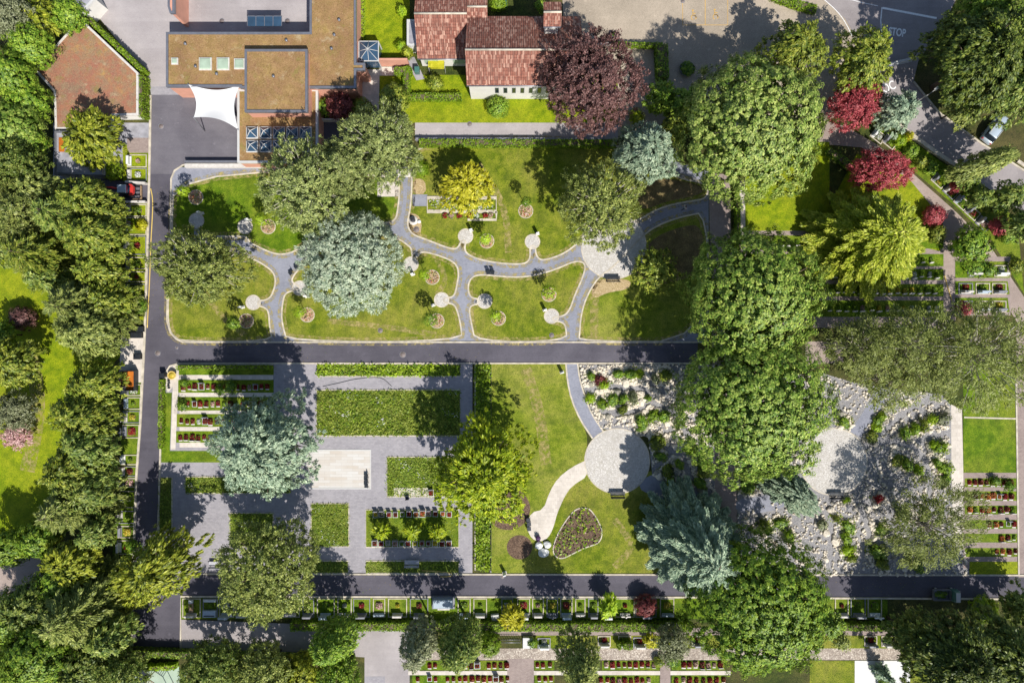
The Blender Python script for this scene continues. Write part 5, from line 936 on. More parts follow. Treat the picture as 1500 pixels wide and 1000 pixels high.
wy = [(226, 246, 'lamp'), (246, 266, 'x'), (299, 318, 'x'), (318, 345, 'x'), (345, 374, 'x'), (376, 395, 'x'), (397, 414, 'x'), (415, 434, 'x'), (562, 580, 'x'), (581, 600, 'x'), (601, 620, 'x'), (621, 642, 'x'), (665, 681, 'x'), (682, 698, 'x'), (699, 714, 'x'), (718, 744, 'x'), (747, 767, 'x'), (769, 788, 'x'), (790, 812, 'x')]
cl = ['fl_pink', 'fl_white', 'green', 'fl_yellow', 'fl_red', 'green', 'fl_dark']; st = ['stone', 'rock_white', 'stone_grey', 'stone', 'car_paint', 'stone_grey']
for i, (a, b, _) in enumerate(wy):
    xr = 216 - max(0, (a - 290)) * .013 if a < 500 else 208 - (a - 560) * .047; c = cl[i % 7]; s = st[(i * 5 + 1) % 6]; sh = ['slab', 'low', 'slab', 'cross'][i % 4]
    family(xr - 30 if a < 290 else xr - (31 if a < 500 else 26), a, xr, b, 'w', c, s, f'{ORD[i]} family grave down the west road strip, {CN[c]} planting', 50 + i, 'family graves along the west road', .8 + .3 * (i % 3), .3 + .12 * (i % 3), sh)
sxs = [(267, 295), (297, 320), (321, 344), (345, 367), (369, 391), (393, 411), (412, 440), (443, 461), (464, 491), (494, 516), (517, 543), (546, 565), (568, 597), (600, 628), (670, 690), (693, 714), (734, 752), (757, 777), (779, 797), (800, 818), (820, 839), (842, 858), (861, 877), (880, 898), (901, 930), (930, 962), (966, 988), (1222, 1243), (1245, 1268), (1270, 1292)]
for i, (a, b) in enumerate(sxs):
    c = cl[(i * 3 + 2) % 7]; s = st[(i * 5) % 6] if i != 11 else 'car_paint'; sh = ['slab', 'low', 'slab', 'slab', 'cross'][i % 5]; n = ORD[i] if i < 20 else ORD[i - 20]; w = 'left' if i < 20 else 'yellow-green cone shrub rightward'
    lab = f'{n} family grave from the left below the lower road, {CN[c]} planting' if i < 20 else f'{n} roadside family grave counted from the hedge steps rightward, {CN[c]} planting'
    if i == 0: lab = 'corner family grave with brown slab at the lower road bend'
    if i == 1: lab = 'family grave with large pale blue marble slab near the road bend'
    if i >= 20: lab = f'{ORD[29 - i]} family grave from the right end of the lower roadside strip, {CN[c]} planting'
    e = family(a, 875, b, 904, 's', c, s, lab, 80 + i, 'family graves along the lower road', .9 + .3 * (i % 3), .3 + .1 * (i % 3), sh)
    if i == 0: m = MB(); m.bbox(-.28, .28, -.55, .6, .1, .3, .03); m.build('brown_slab', M['wood'], e); m = MB(); m.bbox(-.26, .26, .7, 1.1, .1, .4, .03); m.build('white_block', M['rock_white'], e)
    if i == 1: m = MB(); m.bbox(-.85, .85, -1.1, -.2, .1, .5, .05); m.build('marble_slab', M['car_paint'], e); m = MB(); m.bbox(-.8, .8, .85, 1.15, .1, .35, .03); m.build('end_slab', M['rock_white'], e)
e = thing('monument', 650, 880, 'long pale blue stone monument tomb beside the lower road', 'tomb'); b = MB(); b.bbox(-1.5, 1.5, -.85, .75, 0, .5, .06); b.build('base', M['stone_grey'], e); b = MB(); b.bbox(-1.3, 1.3, -.5, .6, .5, 1.25, .08); b.build('tomb', M['car_paint'], e); b = MB(); b.bbox(-.8, .8, -1.1, -.85, 0, .25, .03); b.build('step', M['stone'], e)
for i, (x, y, c, s) in enumerate([(885, 938, 'fl_red', 'stone'), (915, 938, 'green', 'rock_white'), (937, 940, 'fl_red', 'stone'), (1022, 938, 'fl_dark', 'stone_grey'), (1275, 938, 'fl_red', 'stone_grey'), (797, 941, 'fl_white', 'rock_white'), (1300, 938, 'green', 'stone')]):
    urn = family(x - 10, y - 8, x + 10, y + 9, 's', c, s, f'{ORD[i]} grave in the lower strip above the pebble path, {CN[c]} planting', 130 + i, 'graves above the pebble path', 1.0, .4)
fam = [(1403, 440, 'lower left'), (1428, 440, 'lower middle'), (1452, 440, 'lower right'), (1403, 414, 'left'), (1428, 414, 'middle'), (1452, 414, 'right'), (1416, 388, 'upper left'), (1455, 388, 'upper right')]
for i, (x, y, w) in enumerate(fam): family(x, y, x + 22, y + 18, 's', cl[(i + 1) % 7], st[i % 6], f'{w} family grave of the plots beside the brown diagonal path', 150 + i, 'family graves by the diagonal path', .9, .45)
dg = [(1375, 265), (1392, 281), (1408, 297), (1424, 312), (1440, 328), (1286, 200), (1303, 208)]
for i, (x, y) in enumerate(dg):
    e = family(x - 11, y - 8, x + 11, y + 8, 'w', cl[(i + 3) % 7], st[(i + 2) % 6], f'{ORD[i]} slanted grave along the upper side of the diagonal path', 170 + i, 'slanted graves by the diagonal path', .9, .4); e.rotation_euler.z = math.radians(-42 if i < 5 else -38)
for i, (x, c) in enumerate([(650, 'fl_red'), (661, 'fl_pink'), (673, 'fl_red'), (688, 'fl_red'), (698, 'fl_white'), (711, 'fl_red'), (719, 'fl_pink')]):
    e = empty('flower_clump', (*W(x if i else 652, 316), .02), i, f'{ORD[i]} {CN[c]} flower clump from the left below the yellow tree', 'flowers', 'flower clumps below the yellow tree'); link('flowers', mound(c, i % 4, .6, .7, .4), e); link('greens', mound('green', 1, .75, .75, .25), e)
kerb(rect(626, 290, 727, 310), .45, .12, label='pale stone border under the yellow tree'); kerb([(685, 322), (727, 322), (727, 310)], .3, .12, False, label='pale stone border of the flower row')
turf('ground_cover', rect(630, 293, 724, 308), ['green', 'lime', 'fl_white'], 45, .35, .26, .5, 'leafy ground cover under the yellow tree', lean=.3)
# ================================================================== ROCK GARDENS
rng = np.random.default_rng(5); PTHS = [[(856, 572), (880, 565), (905, 567), (945, 569), (957, 590), (985, 602), (1010, 640)], [(882, 602), (905, 606), (935, 602), (957, 580)], [(975, 655), (1000, 668), (1012, 700), (1040, 720)], [(957, 690), (985, 660), (1010, 665)], [(1262, 660), (1295, 630), (1330, 600), (1368, 575)], [(1290, 645), (1335, 652), (1355, 672), (1362, 705), (1360, 740)], [(1345, 645), (1370, 636), (1392, 632)], [(1210, 745), (1217, 770), (1214, 838)], [(1262, 745), (1275, 790), (1310, 800), (1320, 840)], [(1100, 760), (1150, 800), (1165, 835)]]
SHR = {'west': [(866, 551, 7, 'green'), (879, 557, 9, 'maple_dark'), (884, 563, 7, 'lime'), (906, 548, 8, 'green'), (924, 548, 9, 'green'), (937, 547, 7, 'lime'), (865, 583, 7, 'lime'), (882, 592, 9, 'hedge'), (898, 586, 10, 'green'), (913, 584, 8, 'green'), (928, 582, 8, 'grey'), (912, 600, 8, 'yew'), (950, 583, 5, 'green'), (940, 617, 11, 'green'), (956, 609, 10, 'hedge'), (973, 610, 10, 'green'), (938, 628, 6, 'green'), (963, 648, 13, 'yew'), (968, 668, 8, 'green'), (1010, 659, 9, 'lime'), (978, 690, 11, 'yew'), (995, 680, 8, 'green'), (982, 706, 7, 'green'), (1028, 678, 10, 'green'), (1030, 692, 10, 'yew'), (1025, 708, 10, 'green'), (975, 550, 10, 'yew'), (960, 556, 7, 'grey')],
       'east': [(1236, 618, 9, 'green'), (1286, 616, 8, 'green'), (1292, 609, 6, 'lime'), (1277, 640, 10, 'yew'), (1284, 626, 7, 'lime'), (1325, 634, 9, 'green'), (1340, 628, 9, 'hedge'), (1352, 623, 9, 'yew'), (1366, 614, 8, 'lime'), (1380, 614, 11, 'grey'), (1375, 655, 11, 'hedge'), (1368, 650, 7, 'lime'), (1372, 677, 6, 'green'), (1315, 674, 10, 'yew'), (1328, 680, 9, 'green'), (1345, 688, 8, 'lime'), (1384, 686, 10, 'hedge'), (1385, 703, 9, 'green'), (1243, 772, 10, 'green'), (1240, 788, 10, 'hedge'), (1242, 805, 9, 'lime'), (1248, 818, 7, 'yew'), (1225, 759, 6, 'yew'), (1204, 768, 8, 'grey'), (1285, 808, 12, 'green'), (1292, 825, 10, 'yew'), (1338, 818, 12, 'yew'), (1345, 832, 9, 'green'), (1143, 766, 10, 'green'), (1155, 785, 10, 'hedge'), (1095, 712, 11, 'green'), (1098, 700, 8, 'green'), (1287, 730, 6, 'fl_red'), (1240, 732, 5, 'lime'), (1290, 775, 8, 'green'), (1330, 755, 7, 'green'), (1120, 770, 10, 'yew')]}
for g, L in SHR.items():
    for i, (x, y, r, lf) in enumerate(sorted(L, key=lambda q: q[1])):
        wd = {'maple_dark': 'reddish', 'lime': 'lime green', 'yew': 'dark green', 'grey': 'grey-green', 'fl_red': 'red-flowered'}.get(lf, 'green'); tens = '' if i < 20 else 'twenty-'; nm = ORD[i] if i < 20 else ('thirtieth' if i == 29 else 'twenty-' + ORD[i - 20] if i < 29 else 'thirty-' + ORD[i - 30])
        tree('bush', lf, x, y, r, .75 + (i % 3) * .25, f'low {wd} rockery shrub in the {g} rock garden, {nm} counting from the top', 'shrub', sx=1 + .25 * math.sin(i), sy=1 - .2 * math.sin(i), reuse='rb_' + lf if lf in ('green', 'yew', 'lime', 'hedge') else None, group=f'low shrubs of the {g} rock garden')
for g, L in SHR.items():
    for i in range(0, len(L), 2):
        x, y, r, lf = L[i]; rg = random.Random(i); pl = [(x + (r * 1.5 + rg.uniform(-2, 4)) * math.cos(a), y + (r * 1.2 + rg.uniform(-2, 3)) * math.sin(a)) for a in [k * .7 for k in range(9)]]
        turf('low_groundcover', pl, ['green', 'mgrass', 'lime', 'fl_pink'], 45, .3, .24, .5, f'low creeping plants in the {g} rock garden', lean=.3, clump=.6, wts=[.4, .4, .14, .06])
RMS = []
for k in range(6): me = rockmesh(200 + k, 2); me.materials.append(M['rock' if k % 3 else 'rock_grey']); RMS.append(me)
def seg(P, a, b):
    a = np.array(a, float); b = np.array(b, float); t = np.clip(((P - a) @ (b - a)) / ((b - a) @ (b - a)), 0, 1); return np.linalg.norm(P - a - t[:, None] * (b - a), axis=1)
ico = bmesh.new(); bmesh.ops.create_icosphere(ico, subdivisions=1, radius=1); IV = np.array([v.co[:] for v in ico.verts]); IF = np.array([[v.index for v in f.verts] for f in ico.faces]); ico.free()
for g, poly, ctr, lab in (('west', RW, (904, 675), 'pale rough limestone rock edging the beds of the rock garden left of the avenue'), ('east', RE, (1221, 676), 'pale rough limestone rock edging the beds of the rock garden right of the avenue')):
    P = scatter(rng, poly, 34000); dm = np.min([seg(P, a, b) for pt in PTHS for a, b in zip(pt, pt[1:])], 0); dc = np.linalg.norm(P - ctr, axis=1)
    ds = np.min([np.linalg.norm(P - (x, y), axis=1) - r for x, y, r, _ in SHR[g]], 0); ok = (dm > 4.5) & (dc > 51) & (ds > -2)
    if g == 'east': ok &= np.min([seg(P, (1250, 640), (1295, 565)), seg(P, (1078, 740), (1180, 715)), seg(P, (1401, 596), (1404, 736)) - 3], 0) > 9
    else: ok &= seg(P, (944, 704), (1045, 735)) > 10
    near = (dm < 9) | (ds < 5); pr = np.where(near, 1.0, .4) * np.where(dm < 7, 1.4, 1); cl_ = np.sin(P[:, 0] * .21 + 2 * np.sin(P[:, 1] * .13)) * np.sin(P[:, 1] * .24 + 1.5 * np.sin(P[:, 0] * .11)); keep = ok & (rng.random(len(P)) < pr * np.clip(.42 + .5 * cl_, .06, .85)); P = P[keep]; near = near[keep]
    big = [];
    for i in np.argsort(-(near + rng.random(len(P)) * .9)):
        if all((P[i][0] - P[j][0]) ** 2 + (P[i][1] - P[j][1]) ** 2 > 14 for j in big): big.append(i)
        if len(big) == 148: break
    for j in big:
        q = bpy.data.objects.new('garden_rock', RMS[int(rng.integers(6))]); C.objects.link(q); s = rng.uniform(.17, .36) * (1.6 if rng.random() < .2 else 1); q.location = (*W(*P[j]), s * .3); q.scale = (s * rng.uniform(.9, 1.4), s, s * rng.uniform(.6, .9)); q.rotation_euler = (rng.uniform(-.3, .3), 0, rng.uniform(0, 6.3)); tag(q, lab, 'rock', f'rocks of the {g} rock garden')
    m = np.ones(len(P), bool); m[big] = False; P2 = P[m][:6500]; s = .055 + .17 * rng.random(len(P2)) ** 2; w = np.array([W(*p) for p in P2]); sc = rng.uniform(.65, 1.3, (len(P2), 1, 3)); jit = rng.uniform(.8, 1.2, (len(P2), len(IV), 1))
    a = rng.random(len(P2)) * 6.28; ca, sa = np.cos(a)[:, None], np.sin(a)[:, None]; V = IV[None] * sc * jit * s[:, None, None]; X = V[:, :, 0] * ca - V[:, :, 1] * sa; Y = V[:, :, 0] * sa + V[:, :, 1] * ca
    V = np.stack([X + w[:, :1], Y + w[:, 1:], np.maximum(V[:, :, 2] + s[:, None] * .4, .012)], 2); F = (IF[None] + (np.arange(len(P2)) * len(IV))[:, None, None]).reshape(-1, 3)
    tag(link('rubble', tris_mesh('rubble', V.reshape(-1, 3), F, M['rock'])), f'small loose limestone rubble of the {g} rock garden', None, None, 'stuff')
# ================================================================== HEDGES
hedge([(616, 212), (900, 213)], 9, 1.1, 'long clipped hedge between grey path and north lawn'); hedge([(430, 912), (1010, 913)], 11, 1.3, 'long clipped hedge behind the lower roadside graves'); hedge([(1225, 913), (1300, 914)], 9, 1.2, 'short hedge end behind the rightmost roadside graves')
hedge([(264, 538), (400, 538)], 5, 1.0, 'narrow clipped hedge at the top of the four-row plot'); hedge([(240, 556), (239, 655)], 6, .8, 'low clipped hedge strip along the west road')
hedge([(597, 103), (597, 148)], 9, 1.2, 'bright hedge left of the chapel garden'); hedge([(597, 145), (676, 145)], 9, 1.0, 'bright hedge below the chapel garden'); hedge([(580, 108), (604, 108)], 9, 1.1, 'short bright hedge at the pink wall')
hedge([(896, 69), (968, 70)], 5, 1.0, 'clipped hedge along the parking wall', 'hedge'); hedge([(966, 72), (968, 120)], 16, 1.6, 'broad dark hedge at the parking lot edge', 'green'); hedge([(1077, 268), (1079, 362)], 6, .9, 'narrow hedge beside the brown avenue')
hedge([(137, 33), (219, 111)], 6, 1.8, 'ivy hedge along the slanted side of the planted roof'); hedge([(216.5, 117), (216.5, 176)], 7, 1.9, 'ivy hedge along the east side of the planted roof', 'hedge'); hedge([(150, 948), (520, 962)], 8, 1.4, 'dark hedge below the pale service road', 'green'); hedge([(203, 974), (262, 971)], 6, 1.2, 'lime hedge above the green playground', 'lime')
hedge([(533, 0), (532, 60)], 4, .8, 'narrow flowering hedge beside the pink building', 'lime')
hedge([(1128, -4), (1160, 8), (1193, 17)], 12, .6, 'green planted traffic island at the parking lot', 'hedge'); hedge([(911, 940), (924, 940)], 9, 1.3, 'clipped block hedge right of the pair above the pebbles', 'hedge'); hedge([(903, 940), (908, 940)], 8, 1.3, 'clipped block hedge left of the pair above the pebbles', 'hedge')
hedge([(1210, 222), (1250, 250), (1262, 268)], 10, .8, 'loose hedge below the red maples', 'green')
# ================================================================== TREES
T = tree
T('broad', 'chestnut_pale', 1105, 185, 110, 17, 'huge chestnut tree between the parking lot and the avenue'); T('broad', 'chestnut_deep', 1105, 436, 102, 18, 'huge chestnut tree shading the avenue north of the main road')
T('broad', 'chestnut', 1105, 598, 114, 18, 'huge chestnut tree at the east end of the main road'); T('broad', 'green', 1110, 885, 106, 17, 'huge chestnut tree over the lower road')
T('silver', 'silver', 520, 388, 76, 13, 'large silver-grey cedar in the middle of the upper garden'); T('blue', 'blue', 394, 648, 74, 19, 'blue spruce over the four-row grave plot'); T('blue', 'blue', 942, 230, 48, 13, 'blue spruce beside the copper beech'); T('cedar', 'blue', 1022, 802, 84, 16, 'large blue cedar leaning over the lower road', sx=.9, sy=1.12, rot=.35)
T('blue', 'blue', 1306, 166, 30, 8, 'small blue spruce beside the bending road'); T('cedar', 'blue', 1158, 718, 44, 9, 'blue cedar at the rock garden between the plazas', sx=1.45, sy=.65, rot=-.68)
T('pine', 'pine', 452, 274, 70, 15, 'broad pine over the northwest lawn'); T('pine', 'pine', 558, 215, 62, 16, 'tall pine beside the sunken yard'); T('pine', 'pine', 506, 250, 44, 14, 'pine filling the gap between two larger pines'); T('pine', 'olive', 290, 392, 70, 12, 'spreading pine over the west lawn beside the road', sx=1.05, sy=.85, rot=0)
T('pine', 'olive', 882, 300, 66, 13, 'pine overhanging the large round plaza'); T('fine', 'olive', 395, 832, 76, 15, 'broad olive green tree over the lower road near the bend')
T('tuft', 'yellow', 684, 276, 40, 6.5, 'bright yellow cypress in the north lawn'); T('tuft', 'gold', 712, 688, 78, 14, 'large golden conifer beside the lime shrub strip'); T('tuft', 'goldyew', 244, 822, 60, 12, 'golden cypress beside the west road bend', sx=1.22, sy=.78, rot=.65); T('larch', 'larch', 1287, 350, 92, 12, 'pale yellow-green weeping cedar over the grave rows')
T('fine', 'beech', 868, 122, 76, 14, 'copper beech with purple foliage against the chapel'); T('yew', 'yew', 958, 396, 34, 6, 'dark round yew at the rim of the large plaza')
T('yew', 'yew', 1158, 84, 46, 11, 'dark yew at the parking lot, left of a twin'); T('yew', 'yew', 1257, 95, 46, 11, 'yellowish yew above the upper red maple'); T('fine', 'maple', 1252, 152, 42, 7, 'red maple touching the small blue spruce', sx=1, sy=.85); T('fine', 'maple', 1291, 250, 46, 7, 'bright red maple at the bend of the diagonal path', sy=.7, rot=0)
for x, y, r, w in ((1400, 273, 10, 'small red maple ball among slanted graves'), (1366, 316, 17, 'dark pink maple ball beside the weeping cedar'), (1462, 331, 15, 'pink maple ball right of the diagonal path'), (1412, 452, 11, 'pink maple ball in the lower family plots')): T('bush', 'maple', x, y, r, 2.4, w, 'maple')
T('broad', 'green', 1424, 358, 29, 5, 'round green tree between the forking brown paths'); T('bush', 'yew', 1370, 343, 15, 2.2, 'dark round shrub below the pink maple ball', 'shrub'); T('bush', 'yew', 1185, 235, 13, 2.2, 'dark clipped ball on the lawn beyond the avenue', 'shrub')
T('yew', 'yew_dark', 1420, 96, 80, 16, 'huge dark yew beside the STOP marking'); T('yew', 'conifer', 1478, 130, 55, 15, 'dark conifer at the right edge above the silver car'); T('yew', 'yew_dark', 1392, 66, 34, 11, 'dark tree between road and huge yew'); T('broad', 'green', 1455, 25, 58, 13, 'light green tree at the top right corner'); T('yew', 'olive', 1405, 160, 26, 8, 'fringed yew edge above the silver car', rot=0)
T('column', 'olive', 1436, 242, 24, 9, 'grey-green conifer leaning below the silver car', sx=2.0, sy=.75, rot=.35); T('yew', 'conifer', 1492, 330, 26, 8, 'dark conifer at the right edge by the diagonal path'); T('yew', 'conifer', 1430, 292, 16, 5, 'dark conifer behind the slanted graves'); T('yew', 'conifer', 1410, 262, 17, 5, 'upper dark conifer behind the slanted graves'); T('yew', 'conifer', 1470, 290, 24, 7, 'dark conifer by the lower bending road')
T('weep', 'birch', 1340, 510, 68, 14, 'weeping birch with white twigs over the lowest shaded rows'); T('weep', 'birch', 1440, 520, 84, 15, 'weeping birch with white twigs at the right edge'); T('weep', 'birch', 1264, 508, 50, 13, 'thin weeping birch beside the chestnut'); T('weep', 'birch', 1362, 770, 78, 11, 'weeping birch over the rock garden and lower road', sx=1.1, sy=.85, rot=.5); T('weep', 'birch', 1300, 555, 48, 10, 'thin weeping birch at the top of the rock garden')
T('column', 'green', 493, 932, 34, 12, 'ragged dark green tree leaning over the pale service road', sx=1.1, sy=.85, rot=.5); T('column', 'grey', 616, 933, 26, 15, 'grey-green columnar tree left of a pair'); T('column', 'conifer', 674, 934, 31, 15, 'dark columnar tree right of a pair'); T('column', 'olive', 846, 958, 31, 15, 'olive columnar tree by the lowest grave rows'); T('fine', 'grey', 985, 940, 26, 6, 'loose grey-green tree above the pebble path')
T('tuft', 'yellow', 750, 900, 19, 3.2, 'bright yellow shrub at the hedge steps', 'shrub'); T('tuft', 'lime', 890, 885, 14, 4, 'yellow-green cone shrub among roadside graves', 'shrub', sy=1.4, rot=0); T('bush', 'maple_dark', 945, 886, 18, 3, 'dark red maple among roadside graves', 'maple'); T('bush', 'hedge', 717, 940, 20, 3.4, 'bright green bush beside the dark columnar tree', 'shrub'); T('tuft', 'yellow', 951, 936, 10, 1.6, 'yellow shrub above the pebble path', 'shrub')
T('yew', 'yew_dark', 1382, 954, 76, 14, 'huge spreading yew below the lower road'); T('yew', 'yew_dark', 1458, 952, 68, 14, 'spreading yew at the lower right corner'); T('yew', 'conifer', 1325, 922, 32, 9, 'dark yew edge behind the rightmost roadside graves'); T('bush', 'lime', 1440, 892, 22, 2.5, 'bright green shrub at the lower road, right end', 'shrub'); T('yew', 'conifer', 1490, 885, 30, 7, 'dark conifer at the right edge of the lower road')
T('column', 'olive', 1232, 938, 12, 3, 'olive cone shrub above the pebble path near the white terrace', 'shrub'); T('bush', 'yew', 965, 968, 8, 1.2, 'dark small shrub at the brown cross path', 'shrub'); T('yew', 'green', 1205, 905, 26, 6, 'green shrubby tree right of the lower chestnut'); T('spruce', 'blue', 1293, 985, 14, 4, 'small spruce shading the white terrace')
T('fine', 'maple_dark', 498, 156, 21, 4, 'dark red maple beside the pink building', 'maple'); T('bush', 'green', 474, 158, 14, 2.5, 'green shrub left of the dark red maple', 'shrub'); T('bush', 'yew', 531, 160, 17, 3, 'dark shrub right of the dark red maple', 'shrub'); T('broad', 'yew', 578, 145, 22, 5, 'dark round tree at the garden hedge'); T('bush', 'yew', 638, 122, 13, 2, 'dark clipped ball in the chapel garden', 'shrub'); T('bush', 'green', 729, 157, 18, 2.4, 'green round shrub under the chapel windows', 'shrub')
T('bush', 'goldyew', 597, 77, 10, 1.8, 'bronze round shrub by the chapel annex', 'shrub'); T('bush', 'lime', 587, 68, 9, 1.5, 'lime shrub on the small garden lawn', 'shrub'); T('bush', 'lime', 590, 18, 9, 1.6, 'upper lime shrub on the small garden lawn', 'shrub'); T('bush', 'hedge', 730, 4, 14, 2, 'bright shrub in the court behind the chapel', 'shrub'); T('bush', 'green', 792, 10, 9, 2.2, 'green shrub at the belfry foot', 'shrub')
T('yew', 'green', 968, 145, 24, 6, 'dark round tree between hedge and parking chestnut'); T('yew', 'green', 1000, 160, 30, 7, 'dark bushy tree under the parking chestnut'); T('yew', 'yew', 985, 190, 26, 6, 'dark bush beside the upper blue spruce'); T('bush', 'gold', 932, 172, 12, 2, 'yellow bush between beech and blue spruce', 'shrub'); T('bush', 'hedge', 617, 248, 14, 2.4, 'bright green shrub at the north steps', 'shrub'); T('tuft', 'gold', 610, 240, 9, 2.4, 'yellow shrub at the north steps', 'shrub')
for x, w in ((559, 'leftmost'), (604, 'middle'), (642, 'rightmost')): T('tuft', 'gold', x, 776, 13, 2.6, w + ' of three yellow-green shrubs between the urn rows', 'shrub', group='shrubs of the two-row urn plot')
for x, y, r, w in ((270, 561, 6, 'at the start of the top row'), (267, 594, 8, 'at the start of the second row'), (322, 572, 7, 'in the top row'), (338, 567, 9, 'at the shade edge of the top row'), (1458, 704, 7, 'in the top east row'), (1478, 712, 7, 'at the end of the top east row'), (985, 968, 10, 'at the start of the row by the chestnut'), (1430, 392, 14, 'in the upper family plots'), (1449, 396, 10, 'right in the upper family plots'), (195, 800, 10, 'in the lowest west road grave'), (208, 330, 9, 'yellow one beside the west road'), (780, 940, 7, 'beside the white steps')):
    T('bush', 'yellow' if 'yellow' in w else 'green', x, y, r, 1.1, 'small grave shrub ' + w, 'shrub', reuse='gs_y' if 'yellow' in w else 'gs', group='small grave shrubs')
for i, (x, y, r, lf, w) in enumerate([(1318, 206, 11, 'lime', 'lime shrub at the top of the planted verge'), (1334, 222, 12, 'green', 'green shrub on the planted verge above the maple'), (1348, 238, 10, 'yew', 'dark shrub on the planted verge by the road'), (1362, 246, 12, 'green', 'green shrub in the middle of the planted verge'), (1385, 258, 11, 'hedge', 'bright shrub beside the small red maple ball'), (1426, 276, 11, 'green', 'green shrub behind the third slanted grave'), (1446, 300, 12, 'yew', 'dark shrub behind the fourth slanted grave'), (1476, 345, 14, 'green', 'green shrub right of the pink maple ball'), (1330, 200, 7, 'yellow', 'yellow flowering shrub on the planted verge'), (1489, 390, 12, 'yew', 'dark shrub at the end of the planted verge')]): T('bush', lf, x, y, r, 1.4 + .3 * (i % 3), w, 'shrub', group='shrubs of the planted verge')
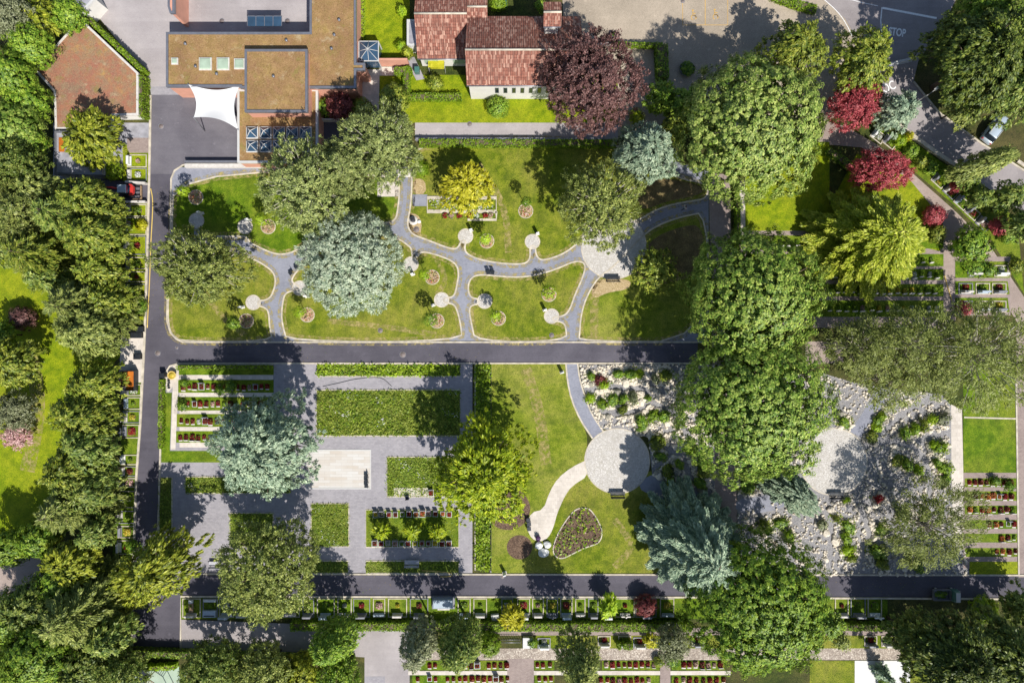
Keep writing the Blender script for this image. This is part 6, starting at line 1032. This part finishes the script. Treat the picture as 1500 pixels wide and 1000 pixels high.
# western belt and woods
B = [('tuft', 'goldyew', 148, 207, 46, 8, 'yellow-green tree between planted roof and shed'), ('fine', 'grey', 22, 30, 36, 8, 'grey-green tree at the top left corner'), ('tuft', 'goldyew', 66, 34, 32, 6, 'yellow-green shrub tree at the top left'), ('broad', 'green', 100, 22, 26, 5, 'green shrub tree beside the courtyard shed'), ('broad', 'green', 44, 68, 34, 7, 'green tree touching the planted roof corner'), ('broad', 'green', 14, 112, 36, 9, 'green tree at the left edge beside the planted roof'),
     ('broad', 'green', 40, 152, 32, 7, 'green tree along the west side of the planted roof'), ('broad', 'chestnut', 18, 190, 42, 9, 'pale green tree at the left edge by the sheds'), ('broad', 'green', 42, 206, 26, 7, 'green tree left of the weathered shed'), ('fine', 'conifer', 20, 246, 42, 11, 'dark conifer at the left edge below the sheds'), ('yew', 'olive', 70, 284, 32, 10, 'olive conifer below the weathered shed'), ('pine', 'olive', 25, 310, 46, 12, 'olive grey pine at the left edge'),
     ('yew', 'yew', 145, 298, 38, 11, 'dark yew left of the red excavator'), ('larch', 'conifer', 100, 318, 48, 12, 'dark conifer in the belt below the sheds'), ('yew', 'yew', 150, 348, 44, 12, 'dense dark yew beside the middle wayside graves'), ('larch', 'yew', 62, 376, 56, 12, 'layered dark conifer in the left belt'), ('yew', 'yew', 160, 398, 32, 10, 'dark yew beside the white wayside headstone'), ('yew', 'conifer', 14, 366, 27, 9, 'dark conifer at the left edge of the belt'),
     ('larch', 'olive', 122, 450, 54, 13, 'large olive conifer beside the bright lawn'), ('yew', 'olive', 146, 484, 44, 13, 'olive conifer above the stone yard'), ('bush', 'beech', 34, 466, 20, 3, 'reddish shrub on the left lawn'), ('yew', 'yew', 28, 530, 38, 9, 'dark yew on the bright left lawn'), ('yew', 'green', 10, 490, 19, 6, 'green bush at the left edge above the dark yew'), ('fine', 'grey', 22, 602, 30, 6, 'bare grey bush on the left lawn'), ('fine', 'fl_pink', 26, 636, 22, 3.5, 'pink blossoming shrub on the left lawn'),
     ('yew', 'yew', 150, 560, 33, 12, 'dark yew beside the rusty skip'), ('yew', 'yew', 136, 606, 39, 13, 'large dark yew in the middle of the west belt'), ('yew', 'conifer', 140, 650, 37, 13, 'dark conifer beside the lower wayside graves'), ('yew', 'yew', 120, 684, 32, 12, 'dark yew at the edge of the lower left lawn'), ('yew', 'conifer', 138, 716, 38, 12, 'dark conifer beside the wide wayside grave'), ('larch', 'olive', 110, 742, 49, 13, 'large olive conifer above the brown drive'), ('tuft', 'goldyew', 118, 818, 42, 9, 'golden bronze shrub tree beside the lowest wayside grave'),
     ('broad', 'green', 58, 788, 28, 7, 'light green tree at the lower left lawn edge'), ('broad', 'green', 12, 800, 30, 7, 'green tree at the left edge above the brown drive'), ('broad', 'green', 92, 848, 34, 8, 'green tree beside the brown drive'), ('yew', 'conifer', 60, 880, 40, 11, 'dark conifer below the brown drive'), ('broad', 'green', 20, 905, 42, 10, 'green tree at the left edge below the drive'), ('larch', 'olive', 118, 895, 66, 13, 'large olive conifer left of the road bend'), ('yew', 'conifer', 172, 925, 36, 10, 'dark conifer beside the dark asphalt bend'),
     ('tuft', 'goldyew', 182, 868, 24, 5, 'pale yellow shrub tree under the golden cypress'), ('broad', 'green', 60, 955, 52, 12, 'large green tree at the lower left'), ('broad', 'green', 15, 985, 40, 10, 'green tree in the lower left corner'), ('yew', 'conifer', 135, 970, 42, 10, 'dark conifer above the bottom edge'), ('fine', 'conifer', 180, 985, 34, 10, 'dark tree left of the playground'), ('fine', 'conifer', 310, 982, 48, 11, 'dark tree right of the playground'), ('fine', 'olive', 385, 985, 46, 10, 'olive tree at the bottom edge'), ('broad', 'goldyew', 440, 985, 30, 7, 'yellow-green tree at the bottom edge'), ('fine', 'green', 495, 990, 34, 7, 'green tree beside the pale service road bottom'),
     ('yew', 'conifer', 84, 410, 27, 9, 'dark conifer above the reddish shrub'), ('yew', 'yew', 168, 320, 24, 9, 'dark yew behind the upper wayside graves'), ('yew', 'yew', 172, 440, 30, 10, 'dark yew behind the lower wayside graves of the middle strip'), ('yew', 'yew', 156, 594, 22, 9, 'dark yew behind the sunny wayside graves'), ('yew', 'conifer', 160, 690, 22, 9, 'dark conifer behind the marble wayside graves'), ('yew', 'conifer', 152, 772, 26, 9, 'dark conifer behind the lowest wayside graves'), ('bush', 'green', 205, 448, 12, 1.8, 'round dark shrub beside the west road kerb'), ('bush', 'lime', 165, 250, 16, 2, 'lime shrub at the upper wayside graves')]
for k, lf, x, y, r, h, lb in B: T(k, lf, x, y, r, h, lb, 'shrub' if k == 'bush' else 'tree')
# ================================================================== LIGHT, SKY, CAMERA
EL = math.radians(49); sd = Vector((.45 * math.cos(EL), -.893 * math.cos(EL), math.sin(EL))).normalized()
sun = bpy.data.lights.new('sun', 'SUN'); sun.energy = 4.2; sun.angle = math.radians(.5); sun.color = (1, .97, .915); so = bpy.data.objects.new('sun', sun); C.objects.link(so); so.rotation_euler = sd.to_track_quat('Z', 'Y').to_euler(); so.location = (40, -80, 100)
wd = bpy.data.worlds.new('World'); bpy.context.scene.world = wd; wd.use_nodes = True; nt = wd.node_tree; sk = nt.nodes.new('ShaderNodeTexSky'); sk.sky_type = 'NISHITA'; sk.sun_disc = False; sk.sun_elevation = EL; sk.sun_rotation = math.radians(153.2); sk.altitude = 400
bg = nt.nodes['Background']; nt.links.new(sk.outputs[0], bg.inputs[0]); bg.inputs[1].default_value = .085
cam = bpy.data.cameras.new('camera'); co = bpy.data.objects.new('camera', cam); C.objects.link(co); co.location = (0, 0, HC); co.rotation_euler = (0, 0, 0); cam.lens = 24; cam.sensor_width = 36; cam.clip_end = 2000; cam.clip_start = .5
sc = bpy.context.scene; sc.camera = co; sc.view_settings.view_transform = 'Standard'; sc.view_settings.look = 'None'; sc.view_settings.gamma = 1; sc.view_settings.exposure = .45; sc.cycles.max_bounces = 6; sc.cycles.transparent_max_bounces = 4
